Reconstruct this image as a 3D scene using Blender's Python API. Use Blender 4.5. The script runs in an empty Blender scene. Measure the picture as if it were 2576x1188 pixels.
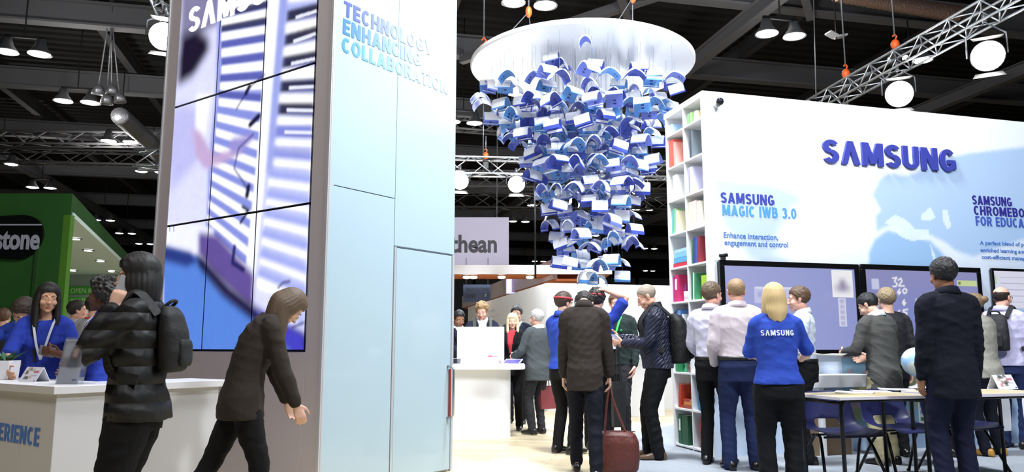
import bpy, bmesh, math, random
import numpy as np
from mathutils import Vector, Matrix, Euler
from math import sin, cos, pi, radians, sqrt
V = Vector
C = bpy.context.scene
COL = C.collection
random.seed(7)
# ------------------------------------------------------------------ camera
CZ, TH, F = 1.15, radians(8.2), 1930.0
cam_data = bpy.data.cameras.new('camera')
cam_data.sensor_width = 36.0
cam_data.lens = 36.0 * F / 2576.0
cam_data.clip_end = 400
camera = bpy.data.objects.new('camera', cam_data)
camera.location = (0, 0, CZ)
camera.rotation_euler = (pi / 2 + TH, 0, 0)
COL.objects.link(camera)
C.camera = camera
# ------------------------------------------------------------------ world, exposure
world = bpy.data.worlds.new('hall_air')
world.use_nodes = True
world.node_tree.nodes['Background'].inputs[0].default_value = (0.75, 0.85, 1.0, 1)
world.node_tree.nodes['Background'].inputs[1].default_value = 0.02
C.world = world
C.view_settings.view_transform = 'Standard'
C.view_settings.look = 'None'
C.view_settings.gamma = 1
C.view_settings.exposure = 0.0
# ------------------------------------------------------------------ fill lights added unseen, without fixtures, behind the camera and over the stands
def lamp(name, kind, loc, target, energy, color=(1, 1, 1), size=1.0, spot=None, blend=.5):
    d = bpy.data.lights.new(name, kind)
    d.energy = energy
    d.color = color
    if kind == 'AREA':
        d.shape = 'DISK'; d.size = size
    else:
        d.shadow_soft_size = size
    if kind == 'SPOT':
        d.spot_size = radians(spot); d.spot_blend = blend
    o = bpy.data.objects.new(name, d)
    o.location = loc
    o.rotation_euler = (V(target) - V(loc)).to_track_quat('-Z', 'Y').to_euler()
    COL.objects.link(o)
    return o
COOL = (0.90, 0.95, 1.0)
lamp('fill_light', 'AREA', (5.5, 1.5, 7.5), (4.5, 9.0, 3.3), 640, COOL, 1.2)
lamp('fill_light', 'AREA', (1.2, 7.0, 8.5), (1.0, 13.0, 1.0), 1150, COOL, 1.2)
lamp('fill_light', 'AREA', (1.5, 3.0, 7.5), (1.4, 8.0, 0.5), 300, COOL, 1.2)
lamp('fill_light', 'AREA', (-4, 1.0, 8.5), (-2.6, 6.5, 1.0), 290, (1, .96, .94), 2)
lamp('fill_light', 'SPOT', (-.3, 9.6, 5.2), (1.95, 8.7, 3.3), 260, COOL, .3, 80, .9)
lamp('fill_light', 'SPOT', (1.6, 4.6, 6.2), (-.45, 7.5, 3.5), 300, COOL, .3, 75, 1.)
lamp('fill_light', 'AREA', (3.0, 12.3, 5.6), (2.2, 14.0, 1.2), 260, COOL, .6)
lamp('fill_light', 'AREA', (-.6, 11.9, 5.6), (-.6, 14.5, .8), 260, COOL, .6)
# ------------------------------------------------------------------ geometry of the view: a photo pixel to a place
def ray(u, v):
    a = (u - 1288) / F; b = (594 - v) / F
    return V((a, cos(TH) - b * sin(TH), sin(TH) + b * cos(TH)))
def at(u, v, Y):
    d = ray(u, v); t = Y / d.y
    return V((d.x * t, Y, CZ + d.z * t))
def on_z(u, v, z=0.0):
    d = ray(u, v); t = (z - CZ) / d.z
    return V((d.x * t, d.y * t, z))
class Plane:                                     # an upright plane: origin, horizontal direction
    def __init__(s, x, y, ang):
        s.o = V((x, y, 0)); s.e = V((cos(radians(ang)), sin(radians(ang)), 0)); s.n = V((s.e.y, -s.e.x, 0))
    def hit(s, u, v):
        d = ray(u, v); c = V((0, 0, CZ)); t = (s.o - c).dot(s.n) / d.dot(s.n); p = c + d * t
        return ((p - s.o).dot(s.e), p.z)
    def pt(s, a, z, off=0.0):
        return s.o + s.e * a + V((0, 0, z)) + s.n * off
UP = V((0, 0, 1))
# ------------------------------------------------------------------ materials
def lin(c):
    return tuple(((x / 255) / 12.92 if x / 255 <= .04045 else ((x / 255 + .055) / 1.055) ** 2.4) for x in c)
MATS = {}
def mat(name, rgb, rough=.5, metal=0., emit=0., bump=None, spec=.5, var=None, alpha=1., trans=0., coat=0.):
    if name in MATS: return MATS[name]
    m = bpy.data.materials.new(name); m.use_nodes = True
    nt = m.node_tree; b = nt.nodes['Principled BSDF']
    c = lin(rgb) + (1,)
    b.inputs['Base Color'].default_value = c
    b.inputs['Roughness'].default_value = rough
    b.inputs['Metallic'].default_value = metal
    b.inputs['Specular IOR Level'].default_value = spec
    b.inputs['Alpha'].default_value = alpha
    b.inputs['Transmission Weight'].default_value = trans
    b.inputs['Coat Weight'].default_value = coat
    if emit:
        b.inputs['Emission Color'].default_value = c
        b.inputs['Emission Strength'].default_value = emit
    tc = nt.nodes.new('ShaderNodeTexCoord')
    if var:                                       # (scale, amount): cloth or paint with slight uneven colour
        n = nt.nodes.new('ShaderNodeTexNoise'); n.inputs['Scale'].default_value = var[0]; n.inputs['Detail'].default_value = 4
        nt.links.new(tc.outputs['Object'], n.inputs['Vector'])
        mx = nt.nodes.new('ShaderNodeMix'); mx.data_type = 'RGBA'
        mx.inputs[6].default_value = tuple(x * (1 - var[1]) for x in c[:3]) + (1,)
        mx.inputs[7].default_value = tuple(min(1, x * (1 + var[1])) for x in c[:3]) + (1,)
        nt.links.new(n.outputs['Fac'], mx.inputs[0]); nt.links.new(mx.outputs[2], b.inputs['Base Color'])
    if bump:                                      # (scale, strength[, stretch])
        n = nt.nodes.new('ShaderNodeTexNoise'); n.inputs['Scale'].default_value = bump[0]; n.inputs['Detail'].default_value = 3
        mp = nt.nodes.new('ShaderNodeMapping'); mp.inputs['Scale'].default_value = bump[2] if len(bump) > 2 else (1, 1, 1)
        nt.links.new(tc.outputs['Object'], mp.inputs['Vector']); nt.links.new(mp.outputs['Vector'], n.inputs['Vector'])
        bp = nt.nodes.new('ShaderNodeBump'); bp.inputs['Strength'].default_value = bump[1]; bp.inputs['Distance'].default_value = .02
        nt.links.new(n.outputs['Fac'], bp.inputs['Height']); nt.links.new(bp.outputs['Normal'], b.inputs['Normal'])
    MATS[name] = m
    return m
def picture_mat(name, emit=0., rough=.5):         # colour comes from the mesh's own colour layer (a printed or displayed picture)
    if name in MATS: return MATS[name]
    m = bpy.data.materials.new(name); m.use_nodes = True
    nt = m.node_tree; b = nt.nodes['Principled BSDF']
    a = nt.nodes.new('ShaderNodeAttribute'); a.attribute_name = 'picture'
    b.inputs['Roughness'].default_value = rough
    if emit:
        b.inputs['Base Color'].default_value = (.01, .01, .01, 1)
        nt.links.new(a.outputs['Color'], b.inputs['Emission Color']); b.inputs['Emission Strength'].default_value = emit
    else:
        nt.links.new(a.outputs['Color'], b.inputs['Base Color'])
    MATS[name] = m
    return m
def cloth(name, rgb, rough=.85, wr=.5):
    return mat(name, rgb, rough, bump=(9, wr, (1, 1, .45)), spec=.2, var=(60, .06))
def skin(name, rgb):
    if name in MATS: return MATS[name]
    m = mat(name, rgb, .5, spec=.35, var=(35, .06))
    b = m.node_tree.nodes['Principled BSDF']
    b.inputs['Subsurface Weight'].default_value = .08
    b.inputs['Subsurface Radius'].default_value = (.01, .004, .002)
    return m
# ------------------------------------------------------------------ meshes
def ortho(d, hint=None):
    d = d.normalized(); h = hint or (UP if abs(d.z) < .9 else V((1, 0, 0)))
    a = d.cross(h)
    if a.length < 1e-6: a = d.cross(V((.3, 1, .1)))
    a.normalize(); return a, a.cross(d).normalized()
class MB:
    def __init__(s): s.v = []; s.f = []; s.m = []
    def add(s, vs, fs, m=0):
        k = len(s.v); s.v += [tuple(p) for p in vs]; s.f += [tuple(i + k for i in f) for f in fs]; s.m += [m] * len(fs); return s
    def hexa(s, p, m=0):                          # eight corners: bottom ring then top ring
        return s.add(p, [(3, 2, 1, 0), (4, 5, 6, 7), (0, 1, 5, 4), (1, 2, 6, 5), (2, 3, 7, 6), (3, 0, 4, 7)], m)
    def box(s, lo, hi, m=0):
        x0, y0, z0 = lo; x1, y1, z1 = hi
        return s.hexa([(x0, y0, z0), (x1, y0, z0), (x1, y1, z0), (x0, y1, z0), (x0, y0, z1), (x1, y0, z1), (x1, y1, z1), (x0, y1, z1)], m)
    def obox(s, o, ex, ey, ez, m=0):              # corner and three edge vectors
        o = V(o); return s.hexa([o, o + ex, o + ex + ey, o + ey, o + ez, o + ex + ez, o + ex + ey + ez, o + ey + ez], m)
    def bar(s, p, q, w, h, m=0, hint=None):
        p, q = V(p), V(q); a, b = ortho(q - p, hint); a = a * w / 2; b = b * h / 2
        return s.hexa([p - a - b, p + a - b, p + a + b, p - a + b, q - a - b, q + a - b, q + a + b, q - a + b], m)
    def rings(s, rs, m=0, caps=True):             # rings: lists of points, equal counts
        n = len(rs[0]); vs = [p for r in rs for p in r]; fs = []
        for i in range(len(rs) - 1):
            for j in range(n):
                fs.append((i * n + j, i * n + (j + 1) % n, (i + 1) * n + (j + 1) % n, (i + 1) * n + j))
        if caps:
            fs.append(tuple(range(n - 1, -1, -1))); fs.append(tuple((len(rs) - 1) * n + j for j in range(n)))
        return s.add(vs, fs, m)
    def loft(s, secs, n=18, m=0):                 # secs: (centre, axis a, axis b)
        return s.rings([[c + a * cos(2 * pi * j / n) + b * sin(2 * pi * j / n) for j in range(n)] for c, a, b in secs], m)
    def tube(s, pts, r, n=8, m=0, hint=None, sq=1.0):
        pts = [V(p) for p in pts]; rr = r if isinstance(r, (list, tuple)) else [r] * len(pts)
        secs = []; a = None
        for i, p in enumerate(pts):
            d = (pts[min(i + 1, len(pts) - 1)] - pts[max(i - 1, 0)])
            if d.length < 1e-9: d = V((0, 0, 1))
            d.normalize()
            if a is None: a, b = ortho(d, hint)
            else:
                a = a - d * a.dot(d)
                if a.length < 1e-6: a, b = ortho(d)
                a.normalize(); b = d.cross(a) * -1
                b = a.cross(d)
            secs.append((p, a * rr[i], b * rr[i] * sq))
        return s.loft(secs, n, m)
    def ell(s, c, r, R=None, n=16, k=10, m=0):
        c = V(c); vs = []; fs = []
        for i in range(1, k):
            t = pi * i / k
            for j in range(n):
                q = V((r[0] * sin(t) * cos(2 * pi * j / n), r[1] * sin(t) * sin(2 * pi * j / n), r[2] * cos(t)))
                vs.append(c + (R @ q if R else q))
        t = V((0, 0, r[2])); vs.append(c + (R @ t if R else t)); vs.append(c - (R @ t if R else t))
        T, B = len(vs) - 2, len(vs) - 1
        for j in range(n):
            fs.append((T, j, (j + 1) % n)); fs.append((B, (k - 2) * n + (j + 1) % n, (k - 2) * n + j))
        for i in range(k - 2):
            for j in range(n):
                fs.append((i * n + j, (i + 1) * n + j, (i + 1) * n + (j + 1) % n, i * n + (j + 1) % n))
        return s.add(vs, fs, m)
    def lathe(s, c, prof, n=24, m=0):             # profile of (radius, z)
        c = V(c); return s.rings([[c + V((r * cos(2 * pi * j / n), r * sin(2 * pi * j / n), z)) for j in range(n)] for r, z in prof], m)
    def prism(s, poly, f, t0, t1, m=0):           # 2-D outline, f(a, b, t) -> point
        n = len(poly); vs = [f(a, b, t0) for a, b in poly] + [f(a, b, t1) for a, b in poly]
        fs = [tuple(range(n - 1, -1, -1)), tuple(range(n, 2 * n))] + [(i, (i + 1) % n, n + (i + 1) % n, n + i) for i in range(n)]
        return s.add(vs, fs, m)
    def mesh(s, name, mats):
        me = bpy.data.meshes.new(name); me.from_pydata(s.v, [], s.f)
        for mt in (mats if isinstance(mats, (list, tuple)) else [mats]): me.materials.append(mt)
        if any(s.m): me.polygons.foreach_set('material_index', s.m)
        me.update(); return me
    def build(s, name, mats, parent=None, smooth=False, bevel=0, fix=True, loc=None):
        me = s.mesh(name, mats)
        if fix:
            bm = bmesh.new(); bm.from_mesh(me); bmesh.ops.recalc_face_normals(bm, faces=bm.faces); bm.to_mesh(me); bm.free()
        if smooth: me.polygons.foreach_set('use_smooth', [True] * len(me.polygons))
        return put(name, me, parent, bevel, loc)
def put(name, me, parent=None, bevel=0, loc=None):
    o = bpy.data.objects.new(name, me); COL.objects.link(o)
    if parent: o.parent = parent
    if loc is not None: o.location = loc
    if bevel:
        b = o.modifiers.new('edge', 'BEVEL'); b.width = bevel; b.segments = 2; b.limit_method = 'ANGLE'
    return o
def tag(o, label=None, cat=None, group=None, kind=None):
    if label: o['label'] = label
    if cat: o['category'] = cat
    if group: o['group'] = group
    if kind: o['kind'] = kind
    return o
def empty(name, loc=(0, 0, 0), rz=0., label=None, cat=None, group=None):
    o = bpy.data.objects.new(name, None); COL.objects.link(o); o.location = loc; o.rotation_euler = (0, 0, rz); o.empty_display_size = .1
    return tag(o, label, cat, group)
def copy_tree(o, parent=None):
    c = o.copy(); COL.objects.link(c)
    if parent: c.parent = parent
    for ch in [k for k in bpy.data.objects if k.parent == o]: copy_tree(ch, c)
    return c
def copy_fast(o, kids):                           # the same, with the children already known
    c = o.copy(); COL.objects.link(c)
    for ch in kids:
        d = ch.copy(); COL.objects.link(d); d.parent = c
    return c
def blob(mb, voxel, it=2, smooth=True):           # closed shapes grown together into one continuous surface
    me = mb.mesh('tmp', MATS['plain']); o = bpy.data.objects.new('tmp', me); COL.objects.link(o)
    r = o.modifiers.new('r', 'REMESH'); r.mode = 'VOXEL'; r.voxel_size = voxel
    if it:
        q = o.modifiers.new('s', 'SMOOTH'); q.factor = .5; q.iterations = it
    dg = bpy.context.evaluated_depsgraph_get(); dg.update()
    out = bpy.data.meshes.new_from_object(o.evaluated_get(dg))
    bpy.data.objects.remove(o); bpy.data.meshes.remove(me)
    out.materials.clear()
    if smooth: out.polygons.foreach_set('use_smooth', [True] * len(out.polygons))
    return out
def folds(me, amp, seed):                         # creases of worn cloth: mostly level, bent waves pushed along the normals
    n = len(me.vertices); co = np.empty(n * 3); me.vertices.foreach_get('co', co); co = co.reshape(-1, 3); no = np.empty(n * 3); me.vertices.foreach_get('normal', no); no = no.reshape(-1, 3)
    rs = np.random.RandomState(seed); f = np.zeros(n)
    for _ in range(7):
        d = np.array([rs.uniform(-.6, .6), rs.uniform(-.6, .6), rs.uniform(.5, 1.)]); k = rs.uniform(18, 60); w = co @ rs.uniform(-9, 9, 3) + rs.uniform(0, 6)
        s = np.sin(co @ d * k + 1.4 * np.sin(w)); f += (1 - 2 * np.abs(s) ** .7) * (.5 + .5 * np.sin(co @ rs.uniform(-7, 7, 3) + rs.uniform(0, 6))) * (30 / k) ** .5
    me.vertices.foreach_set('co', (co + no * (f * amp / 3)[:, None]).ravel()); me.update()
def grown(name, mb, voxel, mats, parent=None, it=2, fold=0.):
    me = blob(mb, voxel, it); me.name = name
    if fold: folds(me, fold, len(bpy.data.objects))
    for m in (mats if isinstance(mats, (list, tuple)) else [mats]): me.materials.append(m)
    return put(name, me, parent)
mat('plain', (128, 128, 128))
# ------------------------------------------------------------------ lettering
def text_mesh(s, bold=0.0, ext=0.004, spacing=1.0, line=1.0, align='LEFT'):
    cu = bpy.data.curves.new('t', 'FONT'); cu.body = s; cu.size = 1; cu.offset = bold; cu.extrude = ext; cu.space_character = spacing
    cu.space_line = line; cu.align_x = align; cu.resolution_u = 4
    o = bpy.data.objects.new('t', cu); COL.objects.link(o)
    dg = bpy.context.evaluated_depsgraph_get(); dg.update()
    me = bpy.data.meshes.new_from_object(o.evaluated_get(dg))
    bpy.data.objects.remove(o); bpy.data.curves.remove(cu); me.materials.clear()
    return me
def letters(name, s, pl, a0, a1, z0, z1, m, parent=None, bold=.02, depth=.004, off=.001, spacing=1.0, ref=None, shade=None):
    """text fitted to the box a0..a1 by z0..z1 (cap height) on plane pl"""
    me = text_mesh(s, bold, 1.0, spacing)
    n = len(me.vertices); co = np.empty(n * 3); me.vertices.foreach_get('co', co); co = co.reshape(-1, 3)
    x0, x1 = co[:, 0].min(), co[:, 0].max()
    if ref: yb, yt = ref
    else: yb, yt = co[:, 1].min(), co[:, 1].max()
    out = np.empty_like(co)
    a = a0 + (co[:, 0] - x0) / (x1 - x0) * (a1 - a0); z = z0 + (co[:, 1] - yb) / (yt - yb) * (z1 - z0)
    d = off + depth * (co[:, 2] > 0)
    for i in range(3): out[:, i] = pl.o[i] + pl.e[i] * a + pl.n[i] * d
    out[:, 2] += z
    me.vertices.foreach_set('co', out.ravel()); me.update(); me.name = name
    me.materials.append(m)
    if shade:                                     # colour running along the word
        at_ = me.color_attributes.new('picture', 'FLOAT_COLOR', 'POINT')
        at_.data.foreach_set('color', np.hstack([shade(a, z), np.ones((n, 1))]).ravel())
    return put(name, me, parent)
# bold upright capitals drawn from strokes: v = slanted or upright stem (cut level), h = level bar, a = arc of an oval
TK = .215
def _S(w): return [('a', w / 2, .745, w / 2 - .5 * TK, .255 - .4 * TK, 15, 270), ('a', w / 2, .255, w / 2 - .5 * TK, .255 - .4 * TK, -165, 90)]
GL = {
 'S': (.62, None), '\u039b': (.74, [('v', .11, 0, .37, 1), ('v', .63, 0, .37, 1)]), 'A': (.74, [('v', .11, 0, .37, 1), ('v', .63, 0, .37, 1), ('h', .2, .54, .26)]),
 'M': (.86, [('v', .11, 0, .11, 1), ('v', .75, 0, .75, 1), ('v', .43, .08, .15, 1), ('v', .43, .08, .71, 1)]), 'U': (.68, [('v', .11, .3, .11, 1), ('v', .57, .3, .57, 1), ('a', .34, .32, .23, .23, 180, 360)]),
 'N': (.70, [('v', .11, 0, .11, 1), ('v', .59, 0, .59, 1), ('v', .57, 0, .13, 1)]), 'G': (.68, [('a', .34, .5, .23, .41, 40, 322), ('h', .34, .66, .43), ('v', .57, .12, .57, .43)]),
 'C': (.64, [('a', .34, .5, .23, .41, 48, 312)]), 'O': (.72, [('a', .36, .5, .25, .41, 0, 360)]), '0': (.62, [('a', .31, .5, .20, .41, 0, 360)]), 'I': (.24, [('v', .12, 0, .12, 1)]),
 'W': (1.0, [('v', .30, 0, .10, 1), ('v', .30, 0, .5, 1), ('v', .70, 0, .5, 1), ('v', .70, 0, .90, 1)]), 'V': (.72, [('v', .36, 0, .11, 1), ('v', .36, 0, .61, 1)]), 'Z': (.60, [('h', .03, .57, .91), ('h', .03, .57, .09), ('v', .14, .05, .46, .95)]), 'T': (.60, [('v', .30, 0, .30, 1), ('h', 0, .60, .91)]), 'E': (.54, [('v', .11, 0, .11, 1), ('h', .1, .54, .09), ('h', .1, .50, .5), ('h', .1, .54, .91)]),
 'F': (.52, [('v', .11, 0, .11, 1), ('h', .1, .48, .46), ('h', .1, .52, .91)]), 'H': (.68, [('v', .11, 0, .11, 1), ('v', .57, 0, .57, 1), ('h', .1, .6, .5)]), 'L': (.52, [('v', .11, 0, .11, 1), ('h', .1, .52, .09)]),
 'R': (.64, [('v', .11, 0, .11, 1), ('h', .1, .34, .91), ('h', .1, .34, .46), ('a', .34, .685, .18, .225, -90, 90), ('v', .55, 0, .34, .5)]), 'P': (.62, [('v', .11, 0, .11, 1), ('h', .1, .34, .91), ('h', .1, .34, .42), ('a', .34, .665, .17, .245, -90, 90)]),
 'B': (.64, [('v', .11, 0, .11, 1), ('h', .1, .34, .91), ('h', .1, .36, .52), ('h', .1, .36, .09), ('a', .33, .715, .16, .195, -90, 90), ('a', .35, .305, .18, .215, -90, 90)]), 'D': (.68, [('v', .11, 0, .11, 1), ('h', .1, .30, .91), ('h', .1, .30, .09), ('a', .30, .5, .27, .41, -90, 90)]),
 'K': (.66, [('v', .11, 0, .11, 1), ('v', .16, .40, .54, 1), ('v', .56, 0, .28, .56)]), 'Y': (.68, [('v', .34, 0, .34, .45), ('v', .34, .40, .10, 1), ('v', .34, .40, .58, 1)]), 'X': (.66, [('v', .1, 0, .56, 1), ('v', .56, 0, .1, 1)]),
 '3': (.58, [('a', .28, .72, .17, .19, -90, 150), ('a', .28, .29, .19, .20, -150, 90)]), '.': (.24, [('v', .12, 0, .12, .19)]), ' ': (.30, [])}
GL['S'] = (.62, [('a', .31, .715, .20, .195, 25, 270), ('a', .31, .285, .20, .195, -155, 90)])
def caps(name, s, pl, a0, a1, z0, z1, m, parent=None, depth=.004, off=.001, shade=None, gap=.10, thick=TK):
    W_ = sum(GL[c][0] for c in s) + gap * (len(s) - 1); kx = (a1 - a0) / W_; kz = z1 - z0; mb = MB(); x = 0.; f = lambda a, z, t: pl.pt(a0 + a * kx, z0 + z * kz, t)
    for c in s:
        w, P_ = GL[c]
        for i, p in enumerate(P_):
            t1 = off + depth + i * .00004
            if p[0] == 'v':
                _, xa, ya, xb, yb = p; t = thick * (1.0 if abs(xa - xb) < .02 else 1.04) / 2
                mb.prism([(x + xa - t, ya), (x + xa + t, ya), (x + xb + t, yb), (x + xb - t, yb)], f, off, t1)
            elif p[0] == 'h':
                _, xa, xb, y = p; t = thick * .84 / 2; mb.prism([(x + xa, y - t), (x + xb, y - t), (x + xb, y + t), (x + xa, y + t)], f, off, t1)
            else:
                _, cx, cy, rx, ry, b0, b1 = p; n = max(6, int(abs(b1 - b0) / 12)); A = [radians(b0 + (b1 - b0) * k / n) for k in range(n + 1)]; tx, ty = thick / 2, thick * .42
                for q0, q1 in zip(A, A[1:]):
                    mb.prism([(x + cx + (rx + tx) * cos(q0), cy + (ry + ty) * sin(q0)), (x + cx + (rx + tx) * cos(q1), cy + (ry + ty) * sin(q1)), (x + cx + (rx - tx) * cos(q1), cy + (ry - ty) * sin(q1)), (x + cx + (rx - tx) * cos(q0), cy + (ry - ty) * sin(q0))], f, off, t1)
        x += w + gap
    o = mb.build(name, m, parent)
    if shade:
        co = np.array([v.co[:] for v in o.data.vertices]); a = (co - np.array(pl.o)) @ np.array(pl.e)
        at_ = o.data.color_attributes.new('picture', 'FLOAT_COLOR', 'POINT'); at_.data.foreach_set('color', np.hstack([shade(a, co[:, 2]), np.ones((len(co), 1))]).ravel())
    return o
CAP = (0.0, 0.729)
# ------------------------------------------------------------------ painted pictures (colour layer on a fine grid)
class Canvas:
    def __init__(s, a0, a1, z0, z1, step, bg):
        s.nx = max(2, int(round((a1 - a0) / step)) + 1); s.nz = max(2, int(round((z1 - z0) / step)) + 1)
        s.a = np.linspace(a0, a1, s.nx); s.z = np.linspace(z0, z1, s.nz); s.step = step
        s.A, s.Z = np.meshgrid(s.a, s.z)
        s.c = np.zeros((s.nz, s.nx, 3)); s.c[:] = np.array(lin(bg))
    def mask(s, poly):
        inside = np.zeros(s.A.shape, bool); n = len(poly)
        for i in range(n):
            x0, y0 = poly[i]; x1, y1 = poly[(i + 1) % n]
            if y0 == y1: continue
            cond = ((y0 > s.Z) != (y1 > s.Z)) & (s.A < (x1 - x0) * (s.Z - y0) / (y1 - y0) + x0)
            inside ^= cond
        return inside.astype(float)
    def blur(s, m, r):
        k = int(r / s.step)
        if k < 1: return m
        for _ in range(2):
            for ax in (0, 1):
                p = np.pad(m, [(k + 1, k) if i == ax else (0, 0) for i in range(2)], mode='edge')
                cs = np.cumsum(p, ax)
                m = ((np.take(cs, range(2 * k + 1, cs.shape[ax]), ax) - np.take(cs, range(0, cs.shape[ax] - 2 * k - 1), ax)) / (2 * k + 1))
        return m
    def poly(s, poly, rgb, blur=0., k=1.):
        m = s.mask(poly)
        if blur: m = s.blur(m, blur)
        m = (m * k)[..., None]; s.c = s.c * (1 - m) + np.array(lin(rgb)) * m
    def line(s, pts, w, rgb, blur=0., k=1.):
        m = np.zeros(s.A.shape)
        for (x0, y0), (x1, y1) in zip(pts, pts[1:]):
            dx, dy = x1 - x0, y1 - y0; L = dx * dx + dy * dy + 1e-12
            t = np.clip(((s.A - x0) * dx + (s.Z - y0) * dy) / L, 0, 1)
            m = np.maximum(m, (np.hypot(s.A - x0 - t * dx, s.Z - y0 - t * dy) < w / 2).astype(float))
        if blur: m = s.blur(m, blur)
        m = (m * k)[..., None]; s.c = s.c * (1 - m) + np.array(lin(rgb)) * m
    def noise(s, amt, cell, seed=0):
        rng = np.random.RandomState(seed); k = max(1, int(cell / s.step))
        n = rng.rand(s.nz // k + 2, s.nx // k + 2)
        n = np.kron(n, np.ones((k, k)))[:s.nz, :s.nx]
        n = s.blur(n, cell * .7); s.c = np.clip(s.c * (1 + amt * (n - .5))[..., None], 0, 1)
    def build(s, name, f, m, parent=None, a=None, z=None):
        ia = np.arange(s.nx) if a is None else np.where((s.a >= a[0] - 1e-6) & (s.a <= a[1] + 1e-6))[0]
        iz = np.arange(s.nz) if z is None else np.where((s.z >= z[0] - 1e-6) & (s.z <= z[1] + 1e-6))[0]
        nx, nz = len(ia), len(iz)
        vs = [tuple(f(s.a[i], s.z[j])) for j in iz for i in ia]
        fs = [(j * nx + i, j * nx + i + 1, (j + 1) * nx + i + 1, (j + 1) * nx + i) for j in range(nz - 1) for i in range(nx - 1)]
        me = bpy.data.meshes.new(name); me.from_pydata(vs, [], fs)
        at_ = me.color_attributes.new('picture', 'FLOAT_COLOR', 'POINT')
        c = s.c[np.ix_(iz, ia)].reshape(-1, 3)
        at_.data.foreach_set('color', np.hstack([c, np.ones((len(c), 1))]).ravel())
        me.materials.append(m); me.update()
        return put(name, me, parent)
# ================================================================== the hall: floor, roof, far walls
HA = radians(12.7)                                # the hall's own axes
E1 = V((cos(HA), sin(HA), 0)); E2 = V((-sin(HA), cos(HA), 0))
def hp(p, q, z): return E1 * p + E2 * q + V((0, 0, z))
def wood_floor():
    m = bpy.data.materials.new('pale_plank_floor'); m.use_nodes = True; nt = m.node_tree; b = nt.nodes['Principled BSDF']
    tc = nt.nodes.new('ShaderNodeTexCoord'); mp = nt.nodes.new('ShaderNodeMapping'); mp.inputs['Rotation'].default_value = (0, 0, radians(12))
    br = nt.nodes.new('ShaderNodeTexBrick'); br.inputs['Scale'].default_value = 1.0
    br.inputs['Brick Width'].default_value = 1.3; br.inputs['Row Height'].default_value = .15; br.inputs['Mortar Size'].default_value = .003
    br.inputs['Color1'].default_value = lin((216, 203, 172)) + (1,); br.inputs['Color2'].default_value = lin((196, 182, 150)) + (1,)
    br.inputs['Mortar'].default_value = lin((150, 136, 108)) + (1,)
    mp2 = nt.nodes.new('ShaderNodeMapping'); mp2.inputs['Scale'].default_value = (2, 30, 1); mp2.inputs['Rotation'].default_value = (0, 0, radians(12))
    n = nt.nodes.new('ShaderNodeTexNoise'); n.inputs['Scale'].default_value = 2; n.inputs['Detail'].default_value = 6
    mx = nt.nodes.new('ShaderNodeMix'); mx.data_type = 'RGBA'; mx.blend_type = 'MULTIPLY'; mx.inputs[0].default_value = .35
    cr = nt.nodes.new('ShaderNodeValToRGB'); cr.color_ramp.elements[0].color = (.62, .55, .42, 1); cr.color_ramp.elements[1].color = (1, 1, 1, 1)
    nt.links.new(tc.outputs['Object'], mp.inputs['Vector']); nt.links.new(mp.outputs['Vector'], br.inputs['Vector'])
    nt.links.new(tc.outputs['Object'], mp2.inputs['Vector']); nt.links.new(mp2.outputs['Vector'], n.inputs['Vector'])
    nt.links.new(n.outputs['Fac'], cr.inputs['Fac']); nt.links.new(br.outputs['Color'], mx.inputs[6]); nt.links.new(cr.outputs['Color'], mx.inputs[7])
    nt.links.new(mx.outputs[2], b.inputs['Base Color']); b.inputs['Roughness'].default_value = .42
    return m
tag(MB().box((-60, -8, -.2), (60, 110, 0)).build('floor', wood_floor()), kind='structure')
carpet = mat('grey_carpet', (164, 170, 178), .95, bump=(400, .5), var=(14, .10), spec=.1)
CP = [(.70, 1.0), (.88, 7.0), (1.5, 10.3), (2.6, 12.0), (12, 14.5), (12, 1.0)]
tag(MB().prism(CP, lambda a, b, t: V((a, b, t)), -.01, .006).build('floor_carpet', carpet), kind='structure')
deck = mat('roof_deck', (36, 36, 38), .8)
def corrugated(p0, p1, q0, q1, z, pitch=.6, h=.12):
    mb = MB(); n = int((q1 - q0) / pitch); prof = []
    for i in range(n):
        q = q0 + i * pitch
        prof += [(q, z), (q + pitch * .45, z), (q + pitch * .55, z + h), (q + pitch * .95, z + h)]
    prof.append((q1, z))
    vs = [hp(p, q, zz) for q, zz in prof for p in (p0, p1)]
    return mb.add(vs, [(2 * i, 2 * i + 1, 2 * i + 3, 2 * i + 2) for i in range(len(prof) - 1)])
tag(corrugated(-60, 60, -6, 112, 13.2).build('ceiling', deck, fix=False), kind='structure')
wall_grey = mat('far_wall_paint', (120, 122, 128), .9); wall_dark = mat('far_wall_upper', (22, 22, 24), .9)
bw = MB(); bw.obox(hp(-70, 96, 0), E1 * 140, E2 * .4, UP * 10.2, 0); bw.obox(hp(-70, 96, 10.2), E1 * 140, E2 * .4, UP * 3.3, 1)
for i in range(24): bw.obox(hp(-66 + i * 5.5, 95.7, 0), E1 * .35, E2 * .3, UP * 10.2, 1)
tag(bw.build('wall_back', [wall_grey, wall_dark]), kind='structure')
for s_, nm in ((-1, 'wall_left'), (1, 'wall_right')):
    w_ = MB(); w_.obox(hp(58 * s_, -6, 0), E1 * .4, E2 * 104, UP * 13.4, 0)
    tag(w_.build(nm, wall_dark), kind='structure')
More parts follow.
